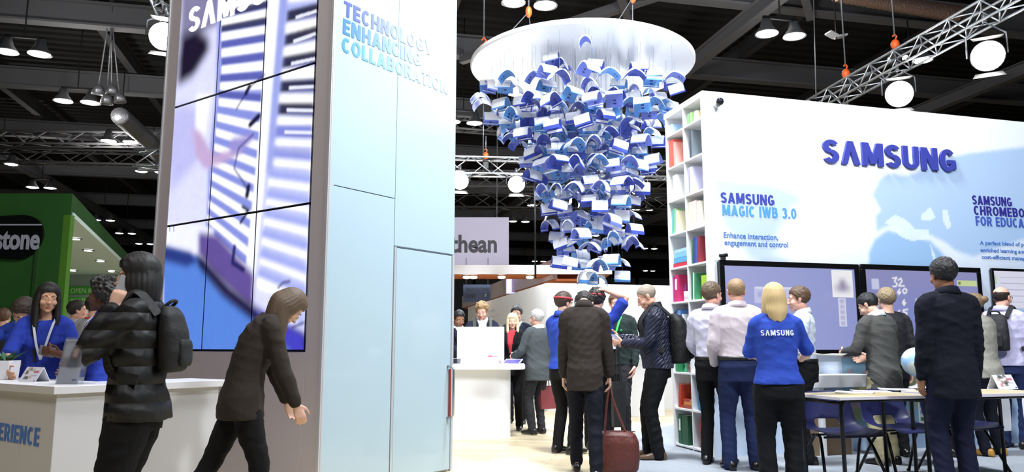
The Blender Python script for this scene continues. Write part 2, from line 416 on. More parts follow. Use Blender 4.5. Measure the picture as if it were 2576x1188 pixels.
# roof steel: every beam its own piece of the building
steel = mat('roof_steel', (104, 104, 108), .6, .2); steel_d = mat('roof_steel_dark', (62, 62, 66), .7, .1)
def ibeam(p, q, h, w, m=steel, name='trim_1'):
    p, q = V(p), V(q); d = (q - p).normalized(); a = d.cross(UP).normalized(); mb = MB()
    u = a.cross(d).normalized()
    if u.z < 0: u = -u
    for off in (0, h): mb.bar(p + u * off, q + u * off, w, h * .09, hint=UP)
    mb.bar(p + u * h / 2, q + u * h / 2, h * .1, h, hint=UP)
    return tag(mb.build('trim_1', m), kind='structure')
for q in (4.5, 9.3, 14.5, 20, 26, 33, 41, 50, 60, 72, 84): ibeam(hp(-42, q, 11.4), hp(42, q, 11.4), .75, .42)
for p in (-30, -21.5, -14.5, -8.5, -3.0, 3.4, 9.0, 15, 21, 28): ibeam(hp(p, 2, 12.25), hp(p, 96, 12.25), .55, .30, steel_d)
for p in (-24.5, -17.5, 12, 24): ibeam(hp(p, 3, 10.9), hp(p, 92, 10.9), .45, .34)
for a, b in (((2.5, 9.3), (9.5, 14.5)), ((9.5, 14.5), (14, 9.3)), ((14, 20), (9.5, 14.5)), ((3.2, 20), (9.5, 14.5)), ((1.5, 4.8), (4.8, 14.5)), ((4.8, 14.5), (11, 26)),
             ((14, 9.3), (20, 14.5)), ((-12, 9.3), (-8, 14.5)), ((-16, 14.5), (-12, 20)), ((-7, 14.5), (-11, 20)), ((-2, 20), (4, 26)), ((4, 26), (9, 20)), ((-20, 20), (-14, 26))):
    o_ = MB(); o_.bar(hp(a[0], a[1], 11.3), hp(b[0], b[1], 11.5), .24, .3); tag(o_.build('trim_2', steel), kind='structure')
# panels between the beams at the left
for p, q, w_, l_ in ((-19, 10, 2.0, 2.6), (-16.2, 10, 2.0, 2.6), (-13.4, 10.3, 2, 2.4), (-19.6, 15.2, 2.2, 3), (-16.6, 15.2, 2.2, 3), (-13.2, 15.2, 2.2, 3)):
    tag(MB().obox(hp(p, q, 12.1), E1 * w_, E2 * l_, UP * .06).build('trim_3', mat('roof_panel', (58, 58, 62), .7)), kind='structure')
# ================================================================== trusses
alu = mat('truss_aluminium', (196, 200, 206), .32, .85)
def lattice(name, p, q, size, label, bay=None, r=.022, m=alu, group=None, cat='truss'):
    """box truss: four chords and their zigzag bracing"""
    p, q = V(p), V(q); d = q - p; L = d.length; d.normalize(); a = d.cross(UP).normalized() * size / 2; u = UP * size / 2
    root = empty(name, p, 0, label, cat, group)
    cor = [a + u, a - u, -a - u, -a + u]
    ch = MB()
    for c in cor: ch.tube([c, c + d * L], r, 8)
    ch.build('chord', m, root, True)
    n = max(3, int(L / (bay or size))); br = MB(); st = L / n
    for f_ in range(4):
        c0, c1 = cor[f_], cor[(f_ + 1) % 4]
        for i in range(n):
            x, y = (c0, c1) if (i + f_) % 2 else (c1, c0)
            br.tube([x + d * st * i, y + d * st * (i + 1)], r * .55, 6)
    br.build('brace', m, root, True)
    return root
T0 = at(2120, 232, 13.9); T1 = at(2566, -14, 10.05)
Td = (T1 - T0).normalized()
lattice('lighting_truss', T0 - Td * 3.0, T1 + Td * 5.0, .30, 'silver box truss running diagonally over the right hand exhibition wall')
c0 = at(1130, 418, 15.4); c1 = at(1690, 430, 16.3); cd = (c1 - c0).normalized()
lattice('lighting_truss', c0 - cd * 6.0, c1 + cd * 5, .34, 'silver horizontal box truss crossing behind the hanging books', bay=.42)
lattice('lighting_truss', at(446, 70, 9.6), at(392, -60, 9.2), .3, 'short piece of silver truss beside the top of the video wall tower')
for (u0, v0, u1, v1, Y, s_, lb) in ((-20, 392, 410, 402, 34, .6, 'dark distant lattice truss left of the tower, lower of two'), (-20, 348, 410, 352, 30, .5, 'dark distant lattice truss left of the tower, upper of two'),
                         (1130, 310, 1260, 314, 30, .5, 'distant grey truss just right of the tower, above the silver truss'),
                         (1130, 452, 1700, 476, 33, .7, 'distant grey lattice truss below the silver truss behind the books'),
                         (1130, 505, 1700, 540, 42, .8, 'distant grey lattice truss behind the lower hanging books')):
    a_ = at(u0, v0, Y); b_ = at(u1, v1, Y * 1.02); b_ = V((b_.x, b_.y, a_.z)) if u0 > 0 else b_
    lattice('roof_truss', a_, b_, s_, lb, r=.05, m=steel, bay=s_ * 1.4)
# ================================================================== lights
glow = mat('flood_lens', (255, 253, 248), .3, emit=60.); glow_b = mat('pendant_lens', (255, 252, 246), .3, emit=18.)
blackm = mat('black_metal', (20, 20, 22), .5, .3); greym = mat('grey_metal', (120, 122, 126), .4, .7); orange_hook = mat('orange_paint', (224, 92, 30), .5)
def flood(c, aim, label, s=.36, hang=.35, energy=0, spot=120):
    c = V(c); root = empty('floodlight', c, 0, label, 'floodlight', None)
    d = (V(aim) - c).normalized(); a, b = ortho(d, UP)
    mb = MB()
    mb.loft([(d * k_, a * s * w_, b * s * w_) for k_, w_ in ((-.20, .16), (-.16, .26), (-.05, .40), (.05, .54), (.055, .54))], 24); mb.build('housing', blackm, root, bevel=.004)
    mb = MB(); mb.loft([(d * k_, a * s * w_, b * s * w_) for k_, w_ in ((.056, .51), (.085, .44), (.10, .24))], 24); mb.build('lens', glow, root, True)
    mb = MB(); mb.tube([a * s * .6, a * s * .6 + UP * hang * .6, UP * hang, -a * s * .6 + UP * hang * .6, -a * s * .6], .014, 6)
    mb.tube([UP * hang, UP * (hang + .12)], .03, 8); mb.build('yoke', greym, root, True)
    for sgn in (1, -1):
        x = b * s * .57 * sgn + d * .06
        mb = MB().add([x - a * s * .4, x + a * s * .4, x + a * s * .5 + d * .10 + b * sgn * .05, x - a * s * .5 + d * .10 + b * sgn * .05], [(0, 1, 2, 3)])
        o = mb.build('barn_door', blackm, root, fix=False); so = o.modifiers.new('t', 'SOLIDIFY'); so.thickness = .006
    if energy:
        lamp('floodlight_beam', 'SPOT', c + d * .12, aim, energy, COOL, .15, spot, .6)
    return root
def on_truss(u, v, T0=T0, Td=Td):                 # a fixture under a truss, at the photo's place along it
    p = at(u, v, 12)
    best = min((T0 + Td * t for t in np.linspace(-2, 10, 600)), key=lambda q: abs(((q.x / q.y) / (p.x / p.y)) - 1))
    return best
for u, v, lb in ((2484, 140, 'bright floodlight under the diagonal truss, nearer the right edge'), (2262, 236, 'bright floodlight under the diagonal truss, just above the wall top')):
    p = on_truss(u, v); z = at(u, v, p.y).z
    flood((p.x, p.y, z), (2.0, 2.0, 1.0), lb, s=.42, hang=max(.2, p.z - .12 - z), energy=350, spot=130)
for u, v, lb in ((1158, 455, 'floodlight on the silver truss half hidden by the tower edge'), (1298, 463, 'bright floodlight on the silver truss left of the hanging books'), (1606, 470, 'bright floodlight on the silver truss at the right of the books')):
    p = on_truss(u, v, c0, cd); z = at(u, v, p.y).z
    flood((p.x, p.y, z), (.6, 4.0, .5), lb, s=.34, hang=max(.2, p.z - .14 - z), energy=500, spot=130)
flood(at(412, 92, 9.4), (-1.0, 2.0, 2.2), 'large bright floodlight at the top left edge of the tower', s=.34, hang=.3, energy=60, spot=100)
# pendant lamps: pairs of round high-bay lamps under the roof
def pendant():
    root = empty('pendant_lamp')
    for s_ in (-.42, .42):
        MB().lathe((s_, 0, 0), [(.05, .42), (.12, .40), (.16, .22), (.30, .03), (.31, 0), (.29, 0), (.02, .2)], 16).build('housing', greym, root, True)
        MB().ell((s_, 0, .03), (.27, .27, .07), n=14, k=6).build('lens', glow_b, root, True)
    mb = MB(); mb.bar((-.5, 0, .47), (.5, 0, .47), .07, .07); mb.tube([(0, 0, .5), (0, 0, 4.1)], .02, 6); mb.build('bracket', blackm, root)
    return root
pend0 = pendant(); pk = list(bpy.data.objects[o.name] for o in bpy.data.objects if o.parent == pend0)
PEND = [(58, 134, 9.2, 'nearest pair of pendant lamps, at the upper left edge of the roof'), (193, 257, 9.2, 'pair of pendant lamps above the dark stand, second along the left row'), (301, 357, 9.2, 'pair of pendant lamps left of the tower, third along the left row'), (380, 433, 9.2, 'pair of pendant lamps touching the tower left edge'),
        (104, 473, 9.2, 'pair of pendant lamps just above the green stand'), (260, 555, 9.2, 'pair of pendant lamps over the sloping green beam, first of three'), (316, 588, 9.2, 'pair of pendant lamps over the sloping green beam, second of three'), (364, 614, 9.2, 'pair of pendant lamps over the sloping green beam, third of three'),
        (1332, 11, 9.6, 'large pair of pendant lamps at the top, above the white disc'), (1166, 309, 9.2, 'pair of pendant lamps on the roof beside the tower right edge'), (1356, 518, 9.2, 'pair of pendant lamps left of the dark cable'), (1306, 558, 9.2, 'pair of pendant lamps right of the lilac banner'),
        (1614, 529, 9.2, 'pair of pendant lamps just right of the lower books, upper one'), (1546, 568, 9.2, 'pair of pendant lamps peeping out beside the lower books'), (1634, 626, 9.2, 'pair of pendant lamps low at the right near the white wall'), (1356, 658, 9.2, 'pair of distant pendant lamps beside the dark cable'),
        (1525, 662, 9.2, 'pair of distant pendant lamps right under the last book'), (1484, 677, 9.2, 'pair of distant pendant lamps under the middle of the books'), (1633, 682, 9.2, 'pair of distant pendant lamps near the far grey wall'), (1320, 674, 9.2, 'pair of tiny distant pendant lamps over the orange stand'), (1964, 89, 9.4, 'pair of pendant lamps above the right wall among the steel'), (2, 413, 9.2, 'pair of pendant lamps cut by the left photo edge'),
        (1485, 593, 9.2, 'pair of pendant lamps hidden among the lowest books'), (2290, 150, 9.4, 'pair of pendant lamps crossed by the diagonal truss')]
for i, (u, v, z, lb) in enumerate(PEND):
    o = pend0 if i == 0 else copy_fast(pend0, pk)
    o.location = on_z(u, v, z); o.rotation_euler = (0, 0, HA); tag(o, lb, 'ceiling lamp', 'pendant lamps under the roof')
    if i in (0, 1, 2, 4, 8, 9, 10, 12, 20): lamp('pendant_light', 'POINT', o.location - V((0, 0, .3)), (0, 0, 0), 260, (1, .97, .92), .3)
# ducts
def duct(path, r, label, m):
    P_ = []; R_ = []
    pts = [V(p) for p in path]
    for a, b in zip(pts, pts[1:]):
        n = max(2, int((b - a).length / (r * .35)))
        for i in range(n):
            P_.append(a.lerp(b, i / n)); R_.append(r * (1 if i % 2 else .9))
    mb = MB(); mb.tube(P_, R_, 14); tag(mb.build('air_duct', m, smooth=True), label, 'duct')
foil = mat('duct_foil', (150, 150, 156), .35, .7, bump=(20, .8)); copper = mat('warm_foil', (170, 140, 128), .3, .8, bump=(25, 1.))
duct([at(300, 290, 26), at(345, 330, 28), at(372, 352, 29), at(402, 392, 31)], .32, 'grey flexible air duct hanging left of the tower', foil)
for k, (u, v) in enumerate(((246, 238), (268, 262), (282, 238), (302, 258))):
    d_ = MB(); d_.lathe((0, 0, 0), [(.10, .3), (.16, .22), (.20, .0), (.18, 0), (.05, .2)], 14); d_.tube([(0, 0, .28), (0, 0, 3.6)], .025, 6)
    o = d_.build('duct_nozzle', foil, smooth=True, loc=at(u, v, 24)); o.rotation_euler = (.10, .12 - .08 * k, 0)
    tag(o, 'round grey nozzle in a cluster under the roof left of the tower', 'nozzle', 'cluster of roof nozzles')
duct([at(2100, -16, 19), at(2420, 38, 19.5)], .22, 'foil wrapped duct at the top right of the roof, lower one', copper)
duct([at(2100, -80, 19), at(2500, -30, 19.5)], .22, 'foil wrapped duct at the top right of the roof, upper one', copper)
# chain hoists, cables
def hoist(u, v, Y, ztop, zbot, label, size=1.0):
    p = at(u, v, Y); root = empty('chain_hoist', p, 0, label, 'hoist')
    mb = MB(); mb.ell((0, 0, 0), (.10 * size, .10 * size, .13 * size)); mb.tube([(0, 0, .1 * size), (.05 * size, 0, .2 * size), (0, 0, .26 * size), (-.05 * size, 0, .2 * size)], .02 * size, 6); mb.build('hook', orange_hook, root, True)
    mb = MB(); mb.box((-.11 * size, -.09 * size, -.5 * size), (.11 * size, .09 * size, -.2 * size)); mb.build('motor', blackm, root, bevel=.02)
    mb = MB(); mb.tube([(0, 0, .2 * size), (0, 0, ztop - p.z)], .016, 6); mb.tube([(0, 0, -.4 * size), (0, 0, zbot - p.z)], .012, 6); mb.build('chain', greym, root, True)
    return root
hoist(1217, 124, 15.6, 11.4, 4.7, 'orange hook of a chain hoist between tower and disc', 1.0)
hoist(1222, 392, 15.55, 5.5, 4.9, 'small orange hook clamped on the silver truss', .6)
hoist(2252, 112, 14, 11.4, 5.8, 'chain hoist with orange hook above the diagonal truss', .8)
hoist(2128, 186, 15, 11.4, 5.6, 'chain hoist with orange hook left of the diagonal truss', .8)
def cable(p, q, r, label, m=blackm): tag(MB().tube([p, q], r, 6).build('steel_cable', m, smooth=True), label, 'cable')
cable(at(1347, 700, 15.62), at(1345, 408, 15.62), .022, 'dark vertical cable below the silver truss left of the books')
cable(at(2053, 250, 14.2), at(2046, -30, 14.2), .012, 'thin wire hanging from the roof behind the right wall', greym)
for u, v, Y in ((2104, 96, 18.5),):
    p = at(u, v, Y); r_ = empty('wall_pack_lamp', p, 0, 'unlit pale twin flap lamp under the roof steel', 'lamp')
    MB().box((-.28, -.12, 0), (-.02, .12, .05)).build('flap', mat('pale_paint', (200, 200, 205), .5), r_, bevel=.01).rotation_euler = (0, .35, .3)
    MB().box((.02, -.12, 0), (.28, .12, .05)).build('flap', MATS['pale_paint'], r_, bevel=.01).rotation_euler = (0, -.25, .3)
    MB().tube([(0, 0, 0), (0, 0, 1.2)], .02).build('stem', blackm, r_)
# ================================================================== the video wall tower
TX, TY = -1.485, 6.12
SA = math.degrees(math.atan2(.813, .582))
Side = Plane(TX, TY, SA)                          # pale side, running away to the right
Scr = Plane(TX - .8136 * 2.586, TY + .5815 * 2.586, SA - 90)     # video side, ending at the near corner
SW = 2.586; DW = 1.588; TH_ = 5.6
tower = empty('exhibition_tower', (0, 0, 0), 0, 'tall white exhibition tower with a video wall on its left face', 'exhibition tower')
def slab(mb, pl, a0, a1, z0, z1, front, back, m=0):
    mb.obox(pl.pt(a0, z0, back), pl.e * (a1 - a0), pl.n * (front - back), UP * (z1 - z0), m); return mb
silver = mat('brushed_silver_trim', (198, 190, 194), .42, .1)
panelm = mat('pale_blue_gloss_panel', (178, 200, 213), .25, coat=.5)
core = MB(); core.obox(Side.pt(.03, 0, -.03), Side.e * (DW - .06), Side.n * -(SW - .06), UP * TH_); core.build('core', mat('white_board', (228, 228, 230), .6), tower)
fr = MB(); slab(fr, Scr, 0, .215, 0, TH_, 0, -.05); slab(fr, Scr, 2.365, SW, 0, TH_, 0, -.05); slab(fr, Scr, .215, 2.365, 4.76, TH_, 0, -.05); slab(fr, Scr, .215, 2.365, 0, 1.105, 0, -.05)
fr.build('front_frame', silver, tower, bevel=.004)
gr = MB(); slab(gr, Scr, SW - .035, SW - .004, 0, TH_, .012, -.02); slab(gr, Scr, .004, .03, 0, TH_, .012, -.02); gr.build('edge_strip', mat('pale_edge', (205, 208, 214), .3, .3), tower, bevel=.003)
# pale panels with hairline gaps
DS = .80
pa = [('side_panel', 0.006, DS - .045, 0, 2.455), ('side_panel', 0.006, DS - .045, 2.462, TH_), ('side_panel', DS - .039, DW, 2.035, TH_)]
for nm, a0, a1, z0, z1 in pa: slab(MB(), Side, a0, a1, z0, z1, 0, -.03).build(nm, panelm, tower, bevel=.003)
slab(MB(), Side, DS - .035, DS - .012, 0, 2.03, .002, -.03).build('door_jamb', mat('pale_edge', (205, 208, 214)), tower)
slab(MB(), Side, DW - .028, DW, 0, 2.03, .002, -.03).build('door_jamb', MATS['pale_edge'], tower)
door = slab(MB(), Side, DS - .004, DW - .036, .02, 2.018, -.002, -.03).build('door', panelm, tower, bevel=.003)
hd = MB(); hx, hz = 1.505, .965
hd.tube([Side.pt(hx, hz, 0), Side.pt(hx, hz, .06), Side.pt(hx, hz - .03, .075), Side.pt(hx, .52, .075), Side.pt(hx, .49, .06), Side.pt(hx, .49, 0)], .011, 8)
hd.build('door_handle', mat('steel_handle', (180, 182, 186), .25, .9), door, True)
slab(MB(), Side, 1.525, 1.545, .50, .94, .012, 0).build('warning_strip', mat('red_strip', (158, 48, 44), .5), door)
# printed words on the pale side
def wash(a, z):                                   # floodlight glare painted in: each blue word pales towards its far end
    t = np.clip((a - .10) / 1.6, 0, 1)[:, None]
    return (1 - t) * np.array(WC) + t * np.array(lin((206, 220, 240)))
pm = picture_mat('glare_faded_print', rough=.5)
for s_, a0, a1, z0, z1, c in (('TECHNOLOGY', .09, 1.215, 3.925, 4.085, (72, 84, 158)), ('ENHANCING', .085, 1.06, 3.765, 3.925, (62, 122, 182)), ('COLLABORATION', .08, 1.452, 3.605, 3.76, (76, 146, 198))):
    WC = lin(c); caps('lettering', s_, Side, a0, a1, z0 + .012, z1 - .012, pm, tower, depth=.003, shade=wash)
# ---- the picture shown on the video wall
def cvs(*p): return [Scr.hit(*q) for q in p]
def k1(*p): return [Scr.hit(x / 1.9802, y / 1.9802) for x, y in p]       # sketch coordinates of the displayed picture
cv = Canvas(.22, 2.36, 1.115, 4.75, .005, (214, 216, 250))
cv.poly(k1((915, -160), (1110, -160), (1100, 120), (1000, 170), (900, 210)), (128, 124, 160), .04)
cv.poly(k1((905, 180), (985, 140), (1040, 185), (1048, 245), (965, 380), (885, 430), (890, 300)), (24, 16, 44), .05)
cv.poly(k1((880, 520), (1000, 540), (990, 800), (850, 960), (850, 640)), (186, 186, 236), .06)
cv.poly(k1((980, 470), (1055, 470), (1020, 700), (975, 700)), (246, 246, 255), .03)
# middle bank of shelves
yl = [-60, 20, 95, 165, 245, 330, 412, 490, 566, 640, 715, 790, 860, 930, 1000, 1070, 1140]
yr = [-120, -40, 45, 128, 212, 305, 400, 512, 612, 705, 795, 880, 965, 1060, 1150, 1245, 1340]
cv.poly(k1((1090, -200), (1350, -200), (1335, 250), (1290, 700), (1240, 1300), (1180, 1330), (1030, 1150), (1040, 800), (1075, 480)), (150, 158, 226), .02)
for i, (a, b) in enumerate(zip(yl, yr)):
    xl = 1105 - (i > 5) * (i - 5) * 7; xr = 1350 - i * 6.6
    dk = (28, 26, 72) if i < 4 else ((78, 84, 168) if i < 8 else (122, 134, 214))
    cv.poly(k1((xl, a - 38), (xr, b - 44), (xr, b - 4), (xl, a - 2)), dk, .012, .9 if i < 8 else .7)
    cv.poly(k1((xl, a), (xr, b), (xr, b + 46), (xl, a + 40)), (255, 255, 255), .014)
# right bank
yl2 = [-40, 120, 240, 350, 470, 580, 690, 790, 890, 990, 1085, 1185, 1285, 1380]; yr2 = [-70, 92, 205, 330, 470, 590, 700, 810, 920, 1030, 1140, 1255, 1370, 1480]
cv.poly(k1((1405, -200), (1590, -200), (1560, 640), (1535, 1190), (1515, 1640), (1280, 1400), (1330, 900)), (176, 184, 240), .02)
for i, (a, b) in enumerate(zip(yl2, yr2)):
    xl = 1425 - i * 11; xr = 1592 - i * 5.5; dk = (16, 12, 48) if i < 6 else ((120, 128, 210) if i < 8 else (150, 160, 230))
    cv.poly(k1((xl + 15, a - 66), (xr, b - 78), (xr, b - 10), (xl + 10, a - 6)), dk, .018, .95 if i < 7 else .7)
    if i < 7:
        cv.poly(k1((xl + 60, a - 40), (xr, b - 46), (xr, b - 30), (xl + 60, a - 22)), (225, 228, 250), .008)
        cv.poly(k1((xl + 60, a - 18), (xr, b - 24), (xr, b - 17), (xl + 60, a - 11)), (120, 124, 190), .006)
    cv.poly(k1((xl, a), (xr, b), (xr, b + 64), (xl, a + 54)), (255, 255, 255), .02)
# post between the banks
cv.poly(k1((1352, -200), (1412, -200), (1330, 800), (1262, 1490), (1212, 1470), (1290, 700)), (240, 242, 255), .012)
cv.poly(k1((1412, -160), (1450, -160), (1360, 860), (1330, 860)), (150, 160, 226), .03)
# skirting shadow, floor
cv.poly(cvs((414, 566), (470, 560), (540, 575), (530, 660), (470, 640), (414, 628)), (234, 236, 255), .02)
cv.poly(cvs((500, 585), (548, 590), (640, 690), (636, 780), (540, 690), (500, 640)), (96, 78, 150), .03)
cv.poly(cvs((412, 620), (500, 645), (560, 730), (640, 790), (700, 840), (765, 890), (412, 890)), (84, 128, 214), .02)
cv.poly(cvs((412, 618), (480, 634), (500, 660), (470, 672), (412, 655)), (40, 56, 128), .03)
cv.poly(cvs((492, 640), (512, 648), (580, 722), (680, 800), (768, 840), (768, 892), (690, 850), (560, 745), (500, 672)), (26, 20, 66), .03)
cv.poly(cvs((636, 770), (690, 800), (767, 842), (767, 895), (735, 885), (660, 800)), (66, 62, 188), .03)
cv.poly(cvs((636, 620), (700, 690), (768, 770), (768, 832), (690, 780), (632, 740)), (216, 222, 255), .02, .0)
# the sitter's arm and leads
cv.poly(k1((958, 640), (1000, 655), (1060, 770), (1185, 738), (1212, 745), (1200, 768), (1090, 822), (1020, 842), (978, 780)), (190, 164, 206), .03)
cv.poly(k1((1150, 690), (1260, 668), (1270, 690), (1200, 760), (1150, 770)), (150, 140, 206), .03)
cv.line(k1((1320, 372), (1240, 440), (1180, 545)), .018, (40, 44, 96), .01); cv.line(k1((1245, 430), (1228, 465)), .05, (22, 20, 60), .01)
cv.line(k1((1290, 580), (1248, 622)), .06, (22, 20, 60), .012); cv.line(k1((1265, 668), (1190, 740), (1168, 840), (1215, 910), (1240, 950)), .02, (70, 76, 140), .01)
cv.line(k1((1240, 930), (1232, 975)), .06, (30, 28, 74), .012); cv.line(k1((1210, 1030), (1240, 1048), (1200, 1110)), .035, (30, 30, 90), .012)
cv.line(k1((1170, 1230), (1160, 1310), (1215, 1345)), .045, (36, 36, 96), .012)
cv.line(cvs((700, 725), (712, 712), (730, 708)), .02, (40, 40, 110), .01); cv.line(cvs((735, 825), (765, 812)), .02, (40, 40, 110), .01)
for u in (420, 428, 438): cv.line(cvs((u, 568), (u, 582)), .012, (110, 116, 180), .004)
cv.noise(.10, .03, 3)
scrm = picture_mat('video_wall_picture', emit=1.15, rough=.25)
vw = empty('video_wall', (0, 0, 0), 0, 'tall video wall of tiled screens showing a woman at white shelves', 'video wall')
bez = MB(); slab(bez, Scr, .218, 2.362, 1.112, 4.752, -.004, -.03); bez.build('backing', mat('screen_black', (8, 8, 10), .3), vw)
PW = (2.36 - .22) / 3
for r in range(3):
    for c in range(3):
        a0 = .22 + c * PW; z0 = 1.115 + r * 1.2117
        cv.build('screen_panel', lambda a, z: Scr.pt(a, z, .004), scrm, vw, a=(a0 + .006, a0 + PW - .006), z=(z0 + .007, z0 + 1.2117 - .007))
caps('lettering', 'S\u039bMSUNG', Scr, .385, 2.15, 4.285, 4.55, mat('lit_white', (255, 255, 255), .4, emit=1.3), vw, depth=.004, off=.006)
# ================================================================== the white wall at the right with maps and screens
WX, WY, WA = 2.13, 8.32, 15.5
W = Plane(WX, WY, WA)
WL, WH = 7.2, 4.0
booth = empty('exhibition_wall', (0, 0, 0), 0, 'long white exhibition wall printed with a pale blue world map', 'exhibition wall')
cm = Canvas(0, WL, 0, WH, .016, (244, 247, 252))
def wv(*p): return [W.hit(*q) for q in p]
def wk(*p): return [W.hit(1640 + x / 2.5823, 220 + y / 2.5823) for x, y in p]
# pale blue wash, deeper towards the right and the foot, then the land
Bf = np.clip((3.0 - cm.Z) / 2.2, 0, 1) ** .8 * (.25 + .75 * np.clip((cm.A - .4) / 4.2, 0, 1)) + np.clip((cm.A - 3.6) / 2.2, 0, 1) * .35
Bf = np.clip(Bf + .40 * np.clip((1.1 - cm.Z) / .5, 0, 1), 0, 1)[..., None]
cm.c = cm.c * (1 - .75 * Bf) + np.array(lin((140, 180, 224))) * .75 * Bf
land = (124, 164, 216)
cm.poly(wk((335, 590), (420, 560), (560, 600), (700, 600), (830, 640), (950, 690), (1000, 730), (900, 790), (870, 860), (830, 920), (800, 990), (830, 1060), (760, 1090), (700, 1130), (640, 1130), (600, 1080), (520, 980), (470, 920), (430, 850), (400, 700)), land, .05, .55)
cm.poly(wk((690, 1120), (760, 1090), (860, 1110), (930, 1180), (940, 1300), (700, 1200)), land, .04, .5)
cm.poly(wk((1420, 700), (1470, 600), (1540, 560), (1620, 580), (1700, 560), (1850, 470), (2050, 430), (2500, 380), (2900, 420), (2900, 800), (2500, 900), (2420, 980), (2080, 1100), (1960, 1060), (1900, 1010), (1800, 960), (1680, 990), (1600, 930), (1530, 900), (1450, 940), (1440, 840), (1480, 800)), (138, 180, 226), .03, .70)
cm.poly(wk((1440, 990), (1520, 930), (1640, 960), (1800, 1000), (1880, 1080), (1960, 1180), (1980, 1400), (1850, 1600), (1640, 1600), (1500, 1300), (1400, 1200), (1400, 1080)), (120, 172, 220), .02, .78)
for q in ([(1500, 880), (1570, 830), (1640, 860), (1700, 920), (1790, 930), (1790, 985), (1680, 1000), (1600, 970), (1540, 900)], [(1740, 830), (1800, 780), (1835, 850), (1790, 870), (1740, 860)], [(1880, 800), (1910, 800), (1935, 900), (1910, 930), (1885, 880)], [(1795, 1010), (1830, 1090), (1850, 1160), (1820, 1130)], [(1900, 1015), (1960, 1080), (2050, 1130), (1960, 1110)]):
    cm.poly(wk(*q), (226, 238, 248), .012, .8)
cm.noise(.05, .3, 5)
cm.build('map_print', lambda a, z: W.pt(a, z, .021), picture_mat('wall_print', rough=.55), booth)
slab(MB(), W, 0, WL, 0, WH, .02, -.0).build('front_board', mat('white_board', (228, 228, 230)), booth)
slab(MB(), W, .24, WL, 0, WH, 0, -.93).build('core', MATS['white_board'], booth)
slab(MB(), W, 0.0, .24, 3.93, WH, 0, -.93).build('header_board', MATS['white_board'], booth)
navy = mat('navy_lettering', (58, 66, 158), .5); navy2 = mat('deep_navy_lettering', (48, 44, 134), .5); sky_l = mat('sky_blue_lettering', (82, 150, 208), .5); mid_l = mat('mid_blue_lettering', (72, 116, 190), .5)
caps('logo_lettering', 'S\u039bMSUNG', W, 1.53, 3.43, 3.265, 3.545, navy, booth, depth=.03, off=.022)
caps('lettering', 'SAMSUNG', W, .18, .86, 2.725, 2.845, navy, booth, depth=.003, off=.022)
caps('lettering', 'MAGIC IWB 3.0', W, .195, 1.14, 2.585, 2.705, sky_l, booth, depth=.003, off=.022)
letters('lettering', 'Enhance interaction,', W, .20, .885, 2.335, 2.40, mid_l, booth, bold=.012, depth=.003, off=.022, ref=CAP)
letters('lettering', 'engagement and control', W, .205, 1.01, 2.255, 2.318, mid_l, booth, bold=.012, depth=.003, off=.022, ref=CAP)
caps('lettering', 'SAMSUNG', W, 3.655, 4.27, 2.88, 2.995, navy2, booth, depth=.003, off=.022)
caps('lettering', 'CHROMEBOOK', W, 3.665, 4.66, 2.75, 2.865, navy2, booth, depth=.003, off=.022)
caps('lettering', 'FOR EDUCATION', W, 3.68, 4.75, 2.618, 2.735, mat('royal_lettering', (66, 92, 176), .5), booth, depth=.003, off=.022)
letters('lettering', 'A perfect blend of performance,', W, 3.715, 4.80, 2.385, 2.435, mid_l, booth, bold=.012, depth=.003, off=.022, ref=CAP)
letters('lettering', 'enriched learning and', W, 3.715, 4.41, 2.295, 2.345, mid_l, booth, bold=.012, depth=.003, off=.022, ref=CAP)
letters('lettering', 'cost-efficient management', W, 3.725, 4.62, 2.21, 2.26, mid_l, booth, bold=.012, depth=.003, off=.022, ref=CAP)
# screens on the wall
def wall_screen(a0, a1, z0, z1, label, paint, bz=.045, off=.11):
    root = empty('wall_screen', W.pt((a0 + a1) / 2, z0, .02), 0, label, 'screen')
    o = root.location
    fm = MB(); P2 = Plane(WX - o.x, WY - o.y, WA); P2.o = V((WX - o.x, WY - o.y, -o.z))
    for x0, x1, y0, y1 in ((a0, a1, z0, z0 + bz), (a0, a1, z1 - bz, z1), (a0, a0 + bz, z0 + bz, z1 - bz), (a1 - bz, a1, z0 + bz, z1 - bz)): slab(fm, P2, x0, x1, y0, y1, off, off - .03)
    fm.build('bezel', mat('gloss_black', (12, 12, 14), .25), root, bevel=.004)
    slab(MB(), P2, a0 + .01, a1 - .01, z0 + .01, z1 - .01, off - .012, .03).build('housing', blackm, root, bevel=.01)
    q = Canvas(a0 + bz - .002, a1 - bz + .002, z0 + bz - .002, z1 - bz + .002, .0042, (150, 158, 218)); paint(q)
    q.build('display', lambda a, z: P2.pt(a, z, off - .008), picture_mat('lit_display', emit=.85, rough=.2), root)
    return root
def rect(q, a0, a1, z0, z1, c, b=0., k=1.): q.poly([(a0, z0), (a1, z0), (a1, z1), (a0, z1)], c, b, k)
def paint_a(q):
    g = np.clip((q.A - .2) / 1.7, 0, 1)[..., None]; q.c = np.array(lin((172, 178, 230))) * (1 - g) + np.array(lin((150, 158, 216))) * g
    rect(q, 1.50, 1.775, 1.70, 2.005, (250, 250, 255)); rect(q, 1.53, 1.74, 1.76, 1.84, (196, 190, 214), .03); rect(q, 1.60, 1.68, 1.78, 1.90, (150, 140, 170), .03)
    rect(q, 1.565, 1.665, 1.37, 1.69, (222, 222, 246))
    for i in range(5): rect(q, 1.585, 1.645, 1.385 + i * .062, 1.43 + i * .062, (190, 192, 226), .006)
    rect(q, .50, 1.12, 1.62, 1.80, (206, 208, 246)); rect(q, .51, 1.11, 1.775, 1.795, (230, 232, 252)); rect(q, .54, .75, 1.68, 1.74, (178, 184, 232), .01)
def strokes(q, pts, w=.017): q.line(pts, w, (250, 250, 255), .0045)
